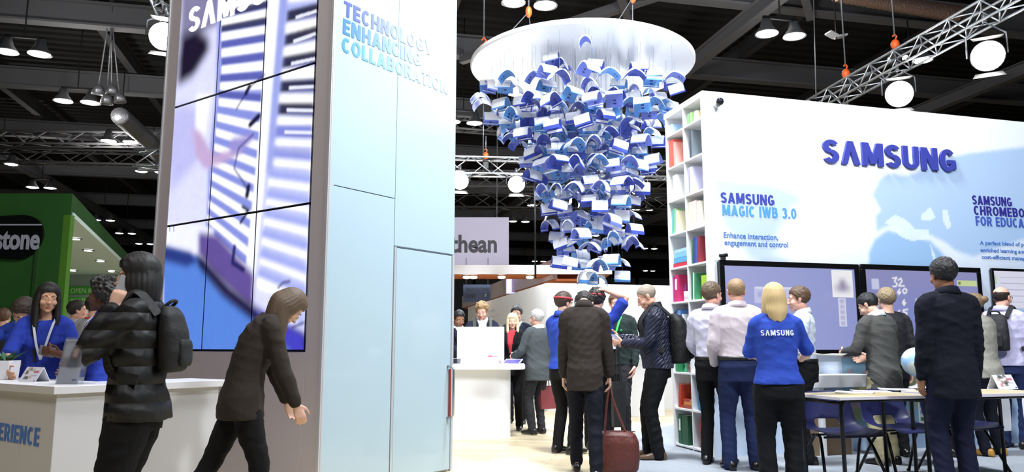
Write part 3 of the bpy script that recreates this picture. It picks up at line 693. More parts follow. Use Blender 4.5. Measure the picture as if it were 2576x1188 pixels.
def paint_b(q):
    g = np.clip((q.Z - 1.1) / 1.0, 0, 1)[..., None]; q.c = np.array(lin((124, 140, 214))) * (1 - g) + np.array(lin((150, 150, 196))) * g
    def wr(x, y): a, z = W.hit(2056 + x / 2.092, 620 + y / 2.092); return (a, z)
    L = lambda *p: strokes(q, [wr(*t) for t in p])
    L((362, 172), (384, 168), (372, 188), (386, 200), (380, 214), (364, 214)); L((392, 182), (406, 172), (412, 186), (394, 212), (424, 213))
    L((424, 226), (414, 238), (422, 252), (434, 246), (436, 230), (424, 226)); L((400, 228), (388, 246), (396, 256), (404, 244), (392, 242))
    L((424, 284), (414, 300), (422, 312), (430, 300), (416, 296)); L((440, 334), (418, 338), (420, 348), (436, 352), (436, 366), (416, 370)); L((398, 340), (388, 352), (396, 362))
    L((484, 320), (486, 282), (506, 310), (524, 284), (528, 322)); L((562, 284), (536, 288), (530, 304), (556, 302), (532, 304), (540, 326), (572, 312))
    L((522, 352), (490, 356), (480, 378), (516, 376), (482, 378), (490, 404), (530, 406)); L((548, 356), (542, 380), (548, 404)); L((548, 356), (568, 352)); L((544, 380), (562, 378))
    for i in range(3): rect(q, 2.03, 2.13, 1.40 + i * .2, 1.52 + i * .2, (206, 212, 242), .006)
    rect(q, 3.24, 3.53, 1.86, 1.93, (206, 222, 158)); rect(q, 3.26, 3.29, 1.88, 1.91, (120, 130, 90))
def paint_c(q):
    q.c[:] = np.array(lin((226, 226, 246)))
    for i in range(7): rect(q, 3.92, 5.0, 1.98 - i * .075, 1.984 - i * .075 + .006, (190, 192, 214))
    rect(q, 3.84, 5.2, 1.53, 1.60, (150, 190, 232), .01); rect(q, 3.84, 3.87, 1.9, 2.0, (190, 220, 190))
wall_screen(.085, 1.865, 1.055, 2.078, 'large black framed touch screen left of the pair, pale lilac display', paint_a, .06)
wall_screen(1.895, 3.60, 1.055, 2.085, 'large black framed touch screen with white handwriting on it', paint_b, .06)
wall_screen(3.80, 5.15, 1.49, 2.092, 'smaller screen with a white page, cut by the right photo edge', paint_c, .032, .08)
# camera dome, webcam, poster, shelf
a_, z_ = W.hit(1797, 266); p_ = W.pt(a_, z_, .02)
dm = empty('security_camera', p_, 0, 'small dark security camera on a bracket high on the white wall', 'camera')
MB().tube([W.n * 0, W.n * .07 + V((0, 0, -.01))], [.035, .03], 12).build('bracket', mat('pale_grey_plastic', (206, 208, 214), .4), dm, True)
MB().ell(W.n * .10 + V((0, 0, .01)), (.045, .045, .045)).build('dome', mat('dark_glass', (24, 28, 36), .1), dm, True)
p_ = W.pt(.135, 2.078, .1); wc = empty('webcam', p_, 0, 'tiny webcam clipped on the top corner of the large screen', 'webcam')
MB().tube([W.e * -.04 + V((0, 0, .045)), W.e * .05 + V((0, 0, .055))], .02, 10).build('body', blackm, wc, True); MB().box((-.025, -.02, 0), (.025, .02, .03)).build('clip', blackm, wc)
pq = Canvas(1.62, 2.95, .28, 1.02, .008, (150, 192, 216))
random.seed(3)
for i in range(26):
    a0 = random.uniform(1.66, 2.8); z0 = random.uniform(.3, .92); s_ = random.uniform(.05, .16)
    pq.poly([(a0 + s_ * cos(t) * random.uniform(.6, 1.2), z0 + s_ * .8 * sin(t) * random.uniform(.6, 1.2)) for t in np.linspace(0, 6.28, 9)[:-1]], random.choice([(150, 176, 110), (204, 178, 190), (196, 190, 110), (188, 160, 170), (166, 184, 140)]), .01, .8)
rect(pq, 2.0, 2.32, .80, .93, (196, 214, 226), .02)
mp_ = empty('map_poster', W.pt(2.3, .28, .022), 0, 'coloured map poster on the wall under the screens', 'poster'); o_ = mp_.location
P3 = Plane(0, 0, WA); P3.o = W.o - o_
pq.build('print', lambda a, z: P3.pt(a, z, .028), picture_mat('wall_print'), mp_); slab(MB(), P3, 1.62, 2.95, .28, 1.02, .027, .022).build('sheet', MATS['white_board'], mp_)
letters('lettering', 'Great Britain', P3, 2.01, 2.31, .885, .915, navy2, mp_, bold=.02, depth=.001, off=.028, ref=CAP); letters('lettering', '& Ireland', P3, 2.06, 2.27, .835, .865, navy2, mp_, bold=.02, depth=.001, off=.028, ref=CAP)
fq = Canvas(2.62, 2.80, .28, .95, .008, (214, 214, 216))
for i in range(8):
    for j in range(2): rect(fq, 2.635 + j * .08, 2.695 + j * .08, .31 + i * .08, .35 + i * .08, random.choice([(40, 60, 130), (150, 40, 44), (40, 110, 70), (120, 150, 200), (190, 120, 70)]))
fp = empty('flag_chart', W.pt(2.7, .28, .03), 0, 'narrow white chart of small flags beside the map poster', 'poster'); P4 = Plane(0, 0, WA); P4.o = W.o - fp.location
fq.build('print', lambda a, z: P4.pt(a, z, .04), picture_mat('wall_print'), fp); slab(MB(), P4, 2.62, 2.80, .28, .95, .039, .03).build('sheet', MATS['white_board'], fp)
white_gl = mat('white_gloss', (232, 233, 236), .3)
sh = empty('wall_desk', W.pt(1.42, .72, .0), 0, 'white wall mounted desk box behind the man in the pale shirt', 'desk'); P5 = Plane(0, 0, WA); P5.o = W.o - sh.location
slab(MB(), P5, 1.02, 1.74, .715, .85, .34, .022).build('top', white_gl, sh, bevel=.006); slab(MB(), P5, 1.1, 1.16, 0, .715, .30, .03).build('leg', white_gl, sh); slab(MB(), P5, 1.05, 1.5, .0, .5, .26, .03).build('cupboard', mat('brown_card', (120, 100, 78), .8), sh)
# ================================================================== the bookcase at the wall's end
B_ = Plane(WX, WY, WA + 90)                       # b runs away from the corner; its n points into the wall
bc = empty('bookcase', (WX, WY, 0), 0, 'tall narrow white bookcase in two columns on the end of the map wall', 'bookcase')
Pb = Plane(0, 0, WA + 90)
BD, B0, B1, BM = .235, .0, .90, .452
wsh = mat('white_shelf', (236, 237, 240), .45)
ROW = [.02 + .407 * i for i in range(10)] 
def bslab(a0, a1, z0, z1, d0, d1, nm): slab(MB(), Pb, a0, a1, z0, z1, d1, d0).build(nm, wsh, bc, bevel=.002)
bslab(B0, B0 + .03, 0, 3.93, 0, BD, 'side_panel'); bslab(B1 - .03, B1, 0, 3.93, 0, BD, 'side_panel'); bslab(BM - .012, BM + .012, 0, 3.93, .004, BD, 'divider'); bslab(B0 + .03, B1 - .03, 0, 3.93, BD - .012, BD, 'back_panel')
for z in ROW: bslab(B0 + .03, BM - .012, z, z + .022, .002, BD - .012, 'shelf'); bslab(BM + .012, B1 - .03, z, z + .022, .002, BD - .012, 'shelf')
def book(b0, row, w, h, rgb, label, dep=.17, tilt=0., dz=0., flat=False, front=.02, nm='book', cat='book', group=None, rough=.55):
    z = ROW[row] + .0225 + dz; root = empty(nm, B_.pt(b0, z, front), 0, label, cat, group)
    e, n = B_.e, B_.n; m = mat('cover_%d_%d_%d' % rgb, rgb, rough)
    t = radians(tilt); ea = e * cos(t) + UP * sin(t) * -1; ez = UP * cos(t) + e * sin(t)
    if tilt > 0: base = UP * (w * sin(t))
    else: base = e * (0) 
    cv_ = MB(); c_ = .006
    for s0, s1 in ((0, c_), (w - c_, w)): cv_.obox(base + ea * s0, ea * (s1 - s0), n * dep, ez * h)
    cv_.obox(base + ea * c_, ea * (w - 2 * c_), n * .005, ez * h)
    cv_.build('cover', m, root)
    MB().obox(base + ea * c_ + n * .006 + ez * .004, ea * (w - 2 * c_), n * (dep - .012), ez * (h - .008)).build('pages', mat('paper', (240, 238, 232), .8), root)
    return root
def lying(b0, row, L, th, rgb, label, dz, front=.03, dep=.17, rnd=False):
    z = ROW[row] + .0225 + dz; root = empty('book', B_.pt(b0, z, front), 0, label, 'book'); e, n = B_.e, B_.n; m = mat('cover_%d_%d_%d' % rgb, rgb, .55)
    cv_ = MB()
    for s0, s1 in ((0, .005), (th - .005, th)): cv_.obox(UP * s0, e * L, n * dep, UP * (s1 - s0))
    cv_.obox(UP * .005, e * L, n * .005, UP * (th - .01)); cv_.build('cover', m, root, bevel=.002)
    MB().obox(UP * .005 + n * .006 + e * .004, e * (L - .008), n * (dep - .012), UP * (th - .01)).build('pages', MATS['paper'], root)
def binder(b0, row, w, h, rgb, label, white=True, tilt=0.):
    r = book(b0, row, w, h, rgb, label, nm='ring_binder', cat='binder', dep=.19, tilt=tilt)
    e, n = B_.e, B_.n
    if white: MB().obox(e * w * .25 + UP * h * .45 - n * .002, e * w * .5, n * .0025, UP * h * .4).build('spine_label', MATS['paper'], r)
    return r
L0, R0 = BM + .02, B0 + .04                        # left column is farther from the corner
# b grows to the left in the picture
binder(.755, 0, .07, .33, (28, 92, 62), 'dark green ring binder with white spine label, bottom left shelf'); binder(.60, 0, .14, .33, (30, 84, 58), 'wide dark green binder beside the labelled one, bottom left shelf', False)
binder(.20, 0, .12, .34, (150, 62, 52), 'brick red binder on the bottom right shelf', False); binder(.05, 0, .12, .33, (168, 84, 70), 'paler red binder in the bottom right corner of the bookcase', False)
book(.76, 1, .05, .27, (190, 62, 40), 'orange red book standing at the left, second shelf from the floor', tilt=-8); lying(.52, 1, .21, .04, (150, 70, 52), 'brown book lying flat, lower of two', 0); lying(.53, 1, .17, .035, (206, 130, 62), 'tan book lying on a brown book', .041); lying(.56, 1, .15, .03, (170, 52, 44), 'small red book lying on top of the flat books', .077)
binder(.18, 1, .16, .34, (42, 130, 176), 'teal blue folder, second shelf from the floor on the right', False); binder(.06, 1, .10, .34, (54, 146, 190), 'lighter blue folder beside the teal one', False)
book(.80, 2, .05, .26, (60, 150, 96), 'green book at the left end of the plant shelf'); book(.735, 2, .05, .24, (40, 132, 84), 'darker green book on the plant shelf')
g_ = empty('glass_jar', B_.pt(.665, ROW[2] + .0225, .07), 0, 'small green glass jar on the plant shelf', 'jar'); MB().lathe((0, 0, 0), [(.034, 0), (.036, .02), (.022, .07), (.036, .12), (.036, .14), (.03, .14), (.016, .07), (.028, .02)], 16).build('glass', mat('green_glass', (92, 186, 140), .1, alpha=.8), g_, True); MB().lathe((0, 0, .141), [(.037, 0), (.037, .015)], 16).build('lid', MATS['green_glass'], g_)
pl_ = empty('potted_plant', B_.pt(.56, ROW[2] + .0225, .08), 0, 'small green plant in a brown pot on the bookcase', 'plant')
MB().lathe((0, 0, 0), [(.045, 0), (.058, .05), (.05, .10), (.046, .10), (.05, .05), (.02, .03)], 18).build('pot', mat('brown_pot', (112, 98, 88), .4), pl_, True)
lf = MB(); random.seed(5)
for i in range(46):
    c_ = V((random.gauss(0, .03), random.gauss(0, .03), .20 + random.gauss(0, .035))); d_ = V((random.uniform(-1, 1), random.uniform(-1, 1), random.uniform(-.2, 1))).normalized(); a, b = ortho(d_)
    lf.add([c_, c_ + d_ * .02 + a * .012, c_ + d_ * .042, c_ + d_ * .02 - a * .012], [(0, 1, 2, 3)])
lf.build('leaves', mat('leaf_green', (66, 132, 60), .5), pl_, fix=False); MB().tube([(0, 0, .08), (.005, 0, .15), (0, .005, .22)], .005, 6).build('stem', mat('stem_brown', (98, 84, 50), .7), pl_)
binder(.77, 3, .07, .32, (70, 122, 206), 'blue binder behind the man with the backpack'); binder(.69, 3, .07, .31, (96, 148, 216), 'lighter blue binder next to the blue one'); book(.62, 3, .03, .26, (236, 236, 240), 'white folder on the blue binder shelf')
bx = empty('desk_tidy', B_.pt(.50, ROW[3] + .0225, .05), 0, 'dark blue pen tidy at the right of the blue binder shelf', 'pen holder'); MB().box((-.035, -.035, 0), (.035, .035, .11)).build('cup', mat('cover_42_60_128', (42, 60, 128)), bx, bevel=.004)
for k in range(3): MB().tube([(-.018 + .018 * k, 0, .05), (-.03 + .03 * k, .01, .19)], .005, 6).build('pen', mat('cover_42_60_128', (42, 60, 128)), bx)
book(.30, 3, .06, .30, (186, 168, 206), 'lilac book on the right column, shelf hidden by the man in white'); book(.22, 3, .06, .28, (150, 200, 206), 'pale teal book next to the lilac one')
binder(.735, 4, .085, .32, (206, 48, 110), 'bright pink ring binder on the pencil shelf', True, -4); book(.83, 4, .025, .30, (190, 60, 150), 'thin magenta book left of the pink binder')
pc = empty('pencil_cup', B_.pt(.58, ROW[4] + .0225, .06), 0, 'white cup of purple pencils beside the pink binder', 'pen holder'); MB().lathe((0, 0, 0), [(.04, 0), (.042, .11), (.038, .11), (.036, .01)], 18).build('cup', mat('pale_lilac', (226, 214, 232), .4), pc, True)
for k in range(6): MB().tube([(.02 * cos(k), .02 * sin(k), .02), (.036 * cos(k), .036 * sin(k), .16 + .02 * (k % 3))], .004, 6).build('pencil', mat('purple_pencil', (120, 76, 150) if k % 2 else (120, 76, 150), .5), pc)
book(.395, 4, .022, .31, (46, 132, 92), 'tall thin green book in the right column of the pencil shelf', tilt=-3); book(.36, 4, .022, .31, (214, 236, 220), 'white green edged book beside the thin green one', tilt=-3); book(.325, 4, .02, .30, (70, 150, 110), 'second thin green book on the pencil shelf', tilt=-3)
book(.06, 4, .12, .26, (168, 206, 64), 'lime green folder at the corner of the bookcase')
for k, (c_, th, lb) in enumerate((((190, 40, 62), .05, 'red towel like book at the bottom of the flat stack'), ((90, 164, 214), .06, 'blue book lying over the red one'), ((128, 190, 226), .055, 'light blue book near the top of the flat stack'), ((168, 208, 232), .045, 'pale blue book topmost in the flat stack'))): lying(.49 + .005 * k, 5, .36 - .02 * k, th, c_, lb, [0, .051, .112, .168][k])
book(.31, 5, .05, .30, (52, 66, 142), 'navy blue book leaning beside two others above the pencil shelf', tilt=-5); book(.255, 5, .05, .30, (70, 84, 160), 'middle blue book of the leaning three', tilt=-5); book(.21, 5, .04, .30, (150, 52, 62), 'dark red book, last of the leaning three', tilt=-5); book(.365, 5, .02, .28, (60, 130, 96), 'thin green book left of the navy one', tilt=-5)
book(.80, 6, .04, .30, (96, 180, 184), 'teal book leaning at the left of the sixth shelf', tilt=-6); book(.755, 6, .035, .30, (150, 204, 150), 'pale green book against the teal one', tilt=-6); book(.71, 6, .035, .27, (240, 232, 200), 'cream book next to the pale green one', tilt=-6)
book(.33, 6, .08, .31, (244, 226, 196), 'wide cream book in the right column'); book(.24, 6, .08, .31, (238, 210, 206), 'pale pink book beside the cream one'); book(.15, 6, .07, .29, (240, 238, 214), 'ivory book in the sixth shelf corner')
book(.30, 7, .10, .31, (206, 204, 236), 'pale lilac folder high in the right column'); book(.68, 7, .1, .3, (236, 238, 240), 'white folder high in the left column'); book(.36, 7, .03, .3, (160, 150, 200), 'thin violet book beside the pale lilac folder')
binder(.74, 8, .12, .34, (228, 92, 78), 'coral red folder high up at the left', False); book(.31, 8, .035, .33, (60, 72, 88), 'slate coloured book high in the right column', tilt=-2); book(.28, 8, .025, .33, (110, 120, 128), 'grey book against the slate one', tilt=-2)
book(.70, 9 - 1, .035, .30, (240, 160, 150), 'pale red book beside the coral folder')
book(.76, 9, .09, .13, (170, 206, 236), 'pale blue book on the top shelf') ; book(.33, 9, .05, .13, (120, 178, 110), 'green book on the top shelf right', tilt=-6); book(.27, 9, .05, .13, (150, 196, 130), 'second green book on the top shelf right', tilt=-6); book(.16, 9, .06, .12, (246, 232, 180), 'pale yellow book on the top shelf')
# ================================================================== the green stand at the left
green = mat('green_board', (26, 76, 20), .6, var=(1.2, .25)); green_l = mat('lime_board', (66, 112, 30), .5)
gs = empty('green_exhibition_stand', (0, 0, 0), 0, 'dark green exhibition stand with a black pebble logo and a sloping beam', 'exhibition stand')
GY = 13.0; Gc = at(165, 487, GY); gx, gz = Gc.x, Gc.z
G = Plane(gx - 6, GY, 0)
MB().box((gx - 6, GY, 0), (gx, GY + .12, gz)).build('front_wall', green, gs)
MB().box((gx - .42, GY - .03, 0), (gx - .36, GY, gz - .55)).build('corner_strip', mat('dark_green', (22, 62, 20), .6), gs)
for x0, x1, z0, z1 in ((gx - 5.8, gx - 3.2, gz - .40, gz - .22), (gx - 2.2, gx - 1.2, gz - .46, gz - .40), (gx - 5.5, gx - .6, gz - 2.1, gz - 1.95), (gx - 3.6, gx - .8, gz - 2.42, gz - 2.25)):
    MB().box((x0, GY - .02, z0), (x1, GY, z1)).build('raised_strip', MATS['dark_green'], gs)
gd = V((-.36, .933, 0)).normalized()
bt = at(182, 545, GY + .06).z
bm_ = MB(); bm_.obox(V((gx, GY, bt + .02)), gd * 12.0, V((.12, 0, 0)), UP * (gz - bt - .02)); bm_.build('side_beam', green, gs)
MB().box((gx, GY, 0), (gx + .12, GY + .12, bt + .02)).build('post', green_l, gs)
MB().obox(V((gx - 6, GY + .12, bt)), V((6.1, 0, 0)), gd * 11.9, UP * .08).build('canopy_ceiling', mat('pale_canopy', (206, 226, 220), .6), gs)
MB().obox(V((gx - 6, GY, 0)) + gd * 11.6, V((6.1, 0, 0)), gd * .1, UP * bt).build('back_wall', mat('pale_grey_green', (150, 168, 166), .7), gs)
# pebble logo
pb = MB(); pp = []
for t in np.linspace(0, 2 * pi, 49)[:-1]:
    c_, s_ = cos(t), sin(t); r = 1 + .16 * sin(t - .6) ; pp.append((c_ * .98 * r, s_ * .50 * (1 + .14 * c_)))
la, lz = G.hit(42, 600)
pp = [((a * 1.0 if a > 0 else a * 2.6) + la, b * .86 * (1.0 if b > 0 else .92) + lz) for a, b in [(x * .52, y * .92) for x, y in pp]]
lg = pb.prism(pp, lambda a, b, t: G.pt(a, b, t), .0, .05).build('logo_pebble', mat('black_gloss_logo', (10, 11, 11), .12), gs)
a1_, z0_ = G.hit(103, 627); a0_, z1_ = G.hit(-115, 598)
letters('logo_lettering', 'makestone', G, a1_ - 2.02 * (a1_ - G.hit(-2, 600)[0]), a1_, z0_, z0_ + .36, mat('grey_lettering', (150, 152, 166), .5), lg, bold=.03, depth=.01, off=.052, ref=CAP)
slab(MB(), G, a0_, a1_ + .01, z0_ + .40, z0_ + .425, .06, .052).build('logo_bar', MATS['grey_lettering'], lg)
GB = Plane(gx - 6 + gd.x * 11.6, GY + gd.y * 11.6 - .02, 0)
for s_, (u0, v0), (u1, v1) in (('OPEN BADGES', (172, 741), (262, 721)), ('WHAT?', (172, 764), (221, 748))):
    a, z = GB.hit(u0, v0); b, w = GB.hit(u1, v1)
    sg = empty('green_sign', GB.pt(a, z, 0), 0, 'small bright green sign reading ' + s_ + ' under the stand canopy', 'sign')
    Ps = Plane(0, 0, 0); slab(MB(), Ps, 0, (b - a) * (1.25 if s_[0] == 'O' else 1), 0, w - z, .03, 0).build('board', mat('bright_green', (70, 170, 52), .5), sg)
    letters('lettering', s_, Ps, .08, (b - a) * (1.2 if s_[0] == 'O' else .9), (w - z) * .2, (w - z) * .8, mat('pale_lettering', (206, 232, 200), .5), sg, bold=.0, off=.031, ref=CAP)
cz_ = bt - .01; dl = mat('downlight_lens', (255, 252, 240), .3, emit=25.)
for u, v, lb in ((190, 600, 'bright downlight in the green stand canopy, highest of the diagonal row'), (222, 629, 'bright downlight in the green stand canopy, second of the diagonal row'), (253, 656, 'bright downlight in the green stand canopy, third of the diagonal row'), (280, 682, 'bright downlight in the green stand canopy just above the staff head'), (183, 680, 'bright downlight in the green stand canopy beside the lime post')):
    p = on_z(u, v, cz_); r_ = empty('downlight', p, 0, lb, 'downlight'); MB().lathe((0, 0, -.02), [(.09, 0), (.13, 0), (.13, .02), (.09, .02)], 16).build('ring', greym, r_); MB().lathe((0, 0, -.03), [(.0, 0), (.085, .005), (.085, .03), (0, .03)], 16).build('lens', dl, r_)
    lamp('downlight_beam', 'SPOT', p - V((0, 0, .08)), p - V((0, 0, 2)), 45, (1, 1, .95), .08, 150, .8)
# ================================================================== stands behind the centre
wst = mat('white_stand', (236, 237, 240), .5)
MY = 14.0; mc = at(1375, 712, MY); mh = mc.z
ms = empty('white_stand_wall', (0, 0, 0), 0, 'white partition wall behind the visitors in the middle', 'partition')
mr = at(1690, 712, MY + .4)
M_ = Plane(mc.x, mc.y, math.degrees(math.atan2(mr.y + .25 - mc.y, mr.x - mc.x)))
slab(MB(), M_, 0, 7.5, 0, mh, 0, -.12).build('front_panel', wst, ms)
ml = V((-.215, .977, 0)).normalized(); ML = Plane(mc.x + ml.x * 9, mc.y + ml.y * 9, math.degrees(math.atan2(-ml.y, -ml.x)))
MB().obox(mc - V((0, 0, mh)), ml * 9, V((.12, .02, 0)), UP * mh).build('side_panel', wst, ms)
a, z = M_.hit(1560, 808); b, w = M_.hit(1597, 799)
caps('lettering', 'EDUCATION', M_, a - .42, b, z, w, mat('pale_violet_lettering', (120, 120, 176), .5), ms, depth=.003, off=.006)
pale_l = mat('faint_grey_lettering', (186, 188, 206), .5)
for s_, q0, q1 in (('GALAXY', (1290, 777), (1308, 764)), ('TABLETS FOR SCHOOLS', (1292, 787), (1322, 781)), ('LIVE DEMO', (1228, 786), (1246, 777)), ('TEACH AND LEARN', (1232, 797), (1256, 790)), ('SMART CLASS', (1298, 808), (1318, 801))):
    a, z = ML.hit(*q0); b, w = ML.hit(*q1); letters('lettering', s_, ML, min(a, b), max(a, b), min(z, w), max(z, w), pale_l, ms, bold=.0, depth=.003, off=.004, ref=CAP)
aq = Canvas(0, 1.5, mh - 1.3, mh - .02, .02, (236, 240, 242)); aq.poly([(.05, mh - 1.25), (.9, mh - 1.3), (1.1, mh - .2), (.1, mh - .1)], (150, 190, 200), .25, .7)
aq.build('print', lambda a, z: M_.pt(a, z, .004), picture_mat('wall_print'), ms)
low = empty('white_low_cabinet', at(1560, 900, 12.9).xy.to_3d(), radians(10), 'low white cabinet behind the man in the green sweater', 'cabinet')
MB().box((-.5, 0, 0), (.75, .5, .95)).build('body', wst, low, bevel=.006); MB().box((-.53, -.03, .95), (.78, .53, .98)).build('top', white_gl, low, bevel=.004)
# orange and white canopy stand
FY = 19.0; f0 = at(1125, 690, FY); f1 = at(1540, 694, FY); ft = at(1300, 667, FY).z
fs = empty('orange_canopy_stand', (0, 0, 0), 0, 'white fascia canopy with an orange underside behind the white counter', 'canopy')
fz = f0.z; orange = mat('orange_soffit', (232, 124, 48), .5)
MB().box((f0.x - 5, FY, fz), (f1.x, FY + .1, ft)).build('fascia', mat('fascia_white', (222, 216, 214), .5), fs)
MB().box((f0.x - 5, FY + .1, fz + .02), (f1.x, FY + 1.6, fz + .12)).build('soffit', orange, fs)
s0 = at(1400, 692, FY + .3); s1 = at(1206, 779, FY + 9.5); 
MB().obox(s0 + V((-.1, 0, -.1)), V((ml.x, ml.y, 0)) * 15, V((.12, 0, 0)), UP * .5).build('side_fascia', mat('fascia_mauve', (206, 190, 192), .5), fs)
MB().obox(s0 + V((0, 0, -.14)), V((ml.x, ml.y, 0)) * 15, V((.9, 0, 0)), UP * .04).build('side_soffit', orange, fs)
for p in (f1.x - .3, f0.x - .5): MB().box((p, FY + .2, 0), (p + .15, FY + .35, fz)).build('post', wst, fs)
for u, v, lb in ((1174, 706, 'round downlight in the orange soffit, leftmost one'), (1191, 699, 'round downlight in the orange soffit beside the leftmost one'), (1262, 704, 'small dim downlight under the orange soffit'), (1333, 709, 'round downlight near the dark cable under the orange soffit')):
    p = at(u, v, FY + .7); p.z = fz + .015; p.x = at(u, v, FY + .7).x; r_ = empty('downlight', p, 0, lb, 'downlight')
    MB().lathe((0, 0, -.02), [(.10, 0), (.13, 0), (.13, .02), (.10, .02)], 16).build('ring', greym, r_); MB().ell((0, 0, -.03), (.10, .10, .04), n=12, k=6).build('lens', dl, r_, True)
q0 = at(1165, 760, 21.5); q1 = at(1234, 716, 21.5)
iz = empty('hanging_sign', (q0.x, 21.5, q0.z), 0, 'dark blue hanging sign reading INNOVATION ZONE', 'sign'); Pz = Plane(0, 0, 0); w_, h_ = q1.x - q0.x, q1.z - q0.z
slab(MB(), Pz, 0, w_, 0, h_, 0, -.05).build('board', mat('slate_blue', (72, 88, 122), .5), iz)
caps('lettering', 'INNOVATION', Pz, w_ * .09, w_ * .92, h_ * .62, h_ * .82, mat('dark_lettering', (26, 32, 52), .5), iz, off=.002, thick=.13); caps('lettering', 'ZONE', Pz, w_ * .09, w_ * .45, h_ * .25, h_ * .45, MATS['dark_lettering'], iz, off=.002, thick=.13)
letters('arrow', '?', Pz, w_ * .78, w_ * .86, h_ * .3, h_ * .46, mat('pale_lettering', (206, 232, 200)), iz, bold=.0, off=.002, ref=CAP)
for x in (.1 * w_, .9 * w_): MB().tube([(x, .03, h_), (x, .03, fz + .7 - q0.z)], .01, 6).build('wire', greym, iz)
# lilac hanging banner
q0 = at(1125, 681, 25); q1 = at(1280, 547, 25); bn = empty('hanging_banner', (q1.x - 4.2, 25, q0.z), 0, 'pale lilac hanging banner with dark rounded lettering beside the tower', 'banner')
Pn = Plane(0, 0, 0); h_ = q1.z - q0.z
slab(MB(), Pn, 0, 4.2, 0, h_, 0, -.5).build('board', mat('lilac_banner', (206, 200, 224), .6, emit=.0), bn)
a1_ = at(1250, 634, 25).x - (q1.x - 4.2); za = at(1250, 634, 25).z - q0.z; zb = at(1250, 588, 25).z - q0.z
letters('lettering', 'Promethean', Pn, a1_ - 3.35, a1_, za, zb, mat('charcoal_lettering', (44, 40, 50), .5), bn, bold=.03, off=.003, ref=(0, .76))
for x in (.4, 3.8): MB().tube([(x, .25, h_), (x, .25, 11.4 - q0.z)], .015, 6).build('wire', greym, bn)
mb_ = empty('small_lit_screen', at(1287, 820 - 120, 24), 0, 'small lilac lit screen beside the orange canopy', 'screen'); MB().box((-.18, 0, -.5), (.18, .08, .42)).build('housing', greym, mb_); MB().box((-.16, -.004, -.48), (.16, 0, .40)).build('display', mat('lilac_glow', (190, 180, 255), .4, emit=1.2), mb_)
# ================================================================== the ceiling disc with the hanging books
DX, DY, DZ, DR = 1.04, 11.0, 5.26, 1.66
disc = empty('ceiling_disc', (DX, DY, DZ), 0, 'large round white disc hanging from the roof over the books', 'disc')
MB().lathe((0, 0, 0), [(.0, 0), (DR - .02, 0), (DR, .015), (DR, .06), (DR - .02, .075), (0, .075)], 96).build('board', mat('white_disc', (234, 238, 244), .45), disc)
for (px, py, tops) in ((-.95, -.1, (1330, 30)), (.55, -.1, (1592, -6))):
    t_ = at(tops[0], tops[1], DY) - V((DX, DY, DZ)); ws = MB()
    for dx, dy in ((-.35, -.45), (.28, .55)):
        p = V((px + dx * 1.0, py + dy, .075)); ws.tube([p, t_], .008, 6); ws.tube([p, p + V((0, 0, .06))], .03, 8)
    ws.tube([t_, V((t_.x, t_.y, 11.4 - DZ))], .012, 6); ws.build('suspension_cable', greym, disc)
    MB().ell(t_, (.05, .05, .09)).build('hook', orange_hook, disc, True)
papm = mat('book_pages', (238, 240, 246), .7)
covm = [mat('sky_cover', (88, 146, 214), .45, var=(3, .15)), mat('royal_cover', (52, 74, 176), .45, var=(3, .15)), mat('periwinkle_cover', (104, 122, 208), .45, var=(3, .15))]
mark = mat('cover_mark', (36, 44, 120), .5)
def wing(droop, hw, n=9):                         # half profile of a sagging open book: points along the wing
    pts = []; ang = radians(8); x = z = 0; pts.append((0, 0))
    for i in range(n):
        ang = radians(8) + droop * ((i + 1) / n) ** .8; x += hw / n * cos(ang); z -= hw / n * sin(ang); pts.append((x, z))
    return pts
def book_meshes(droop, hw=.19, ln=.225):
    P_ = wing(droop, hw); Q = wing(droop * .96, hw - .012)
    full = [(-x, z) for x, z in reversed(P_[1:])] + P_
    cm_ = MB(); n = len(full); vs = []
    for t in (0, .004):
        for y in (-ln / 2, ln / 2): vs += [(x, y, z - t) for x, z in full]
    fs = []
    for i in range(n - 1):
        fs += [(i, i + 1, n + i + 1, n + i), (2 * n + i, 3 * n + i, 3 * n + i + 1, 2 * n + i + 1), (i, 2 * n + i, 2 * n + i + 1, i + 1), (n + i, n + i + 1, 3 * n + i + 1, 3 * n + i)]
    fs += [(0, n, 3 * n, 2 * n), (n - 1, 3 * n - 1, 4 * n - 1, 2 * n - 1)]
    cm_.add(vs, fs)
    for k in (4, 6):                              # small printed mark on the underside of each wing
        for s_ in (-1, 1):
            x0, z0 = P_[k]; x1, z1 = P_[k + 1]
            cm_.add([(s_ * x0, -.02, z0 - .0048), (s_ * x1, -.02, z1 - .0048), (s_ * x1, .02, z1 - .0048), (s_ * x0, .02, z0 - .0048)], [(0, 1, 2, 3)], 1)
    pg = MB()
    for s_ in (-1, 1):                            # the two page blocks, thicker towards the spine, with a few loose leaves
        top = [(s_ * x, z + .004 + .022 * (1 - .6 * i / len(Q)) * min(1, i / 1.5)) for i, (x, z) in enumerate(Q)]; bot = [(s_ * x, z + .0005) for x, z in Q]
        poly = bot + top[::-1]; pg.rings([[V((a, -ln / 2 + .006, b)) for a, b in poly], [V((a, ln / 2 - .006, b)) for a, b in poly]])
        lf_ = [(x, z + .012 * i / len(top)) for i, (x, z) in enumerate(top)]; m_ = len(lf_)
        pg.add([(x, y, z) for y in (-ln / 2 + .01, ln / 2 - .004) for x, z in lf_], [(i, i + 1, m_ + i + 1, m_ + i) for i in range(m_ - 1)])
    return cm_, pg
protos = []
for k, dr in enumerate((radians(48), radians(62), radians(78), radians(92))):
    cm_, pg = book_meshes(dr); pgm = pg.mesh('pages', papm)
    for c in covm: protos.append((cm_.mesh('cover', [c, mark]), pgm))
wire_me = MB().tube([(0, 0, 0), (0, 0, 1)], .0012, 5).mesh('wire', mat('thin_wire', (120, 126, 136), .5, .3))
random.seed(21)
cold = ('sky blue', 'royal blue', 'periwinkle blue')
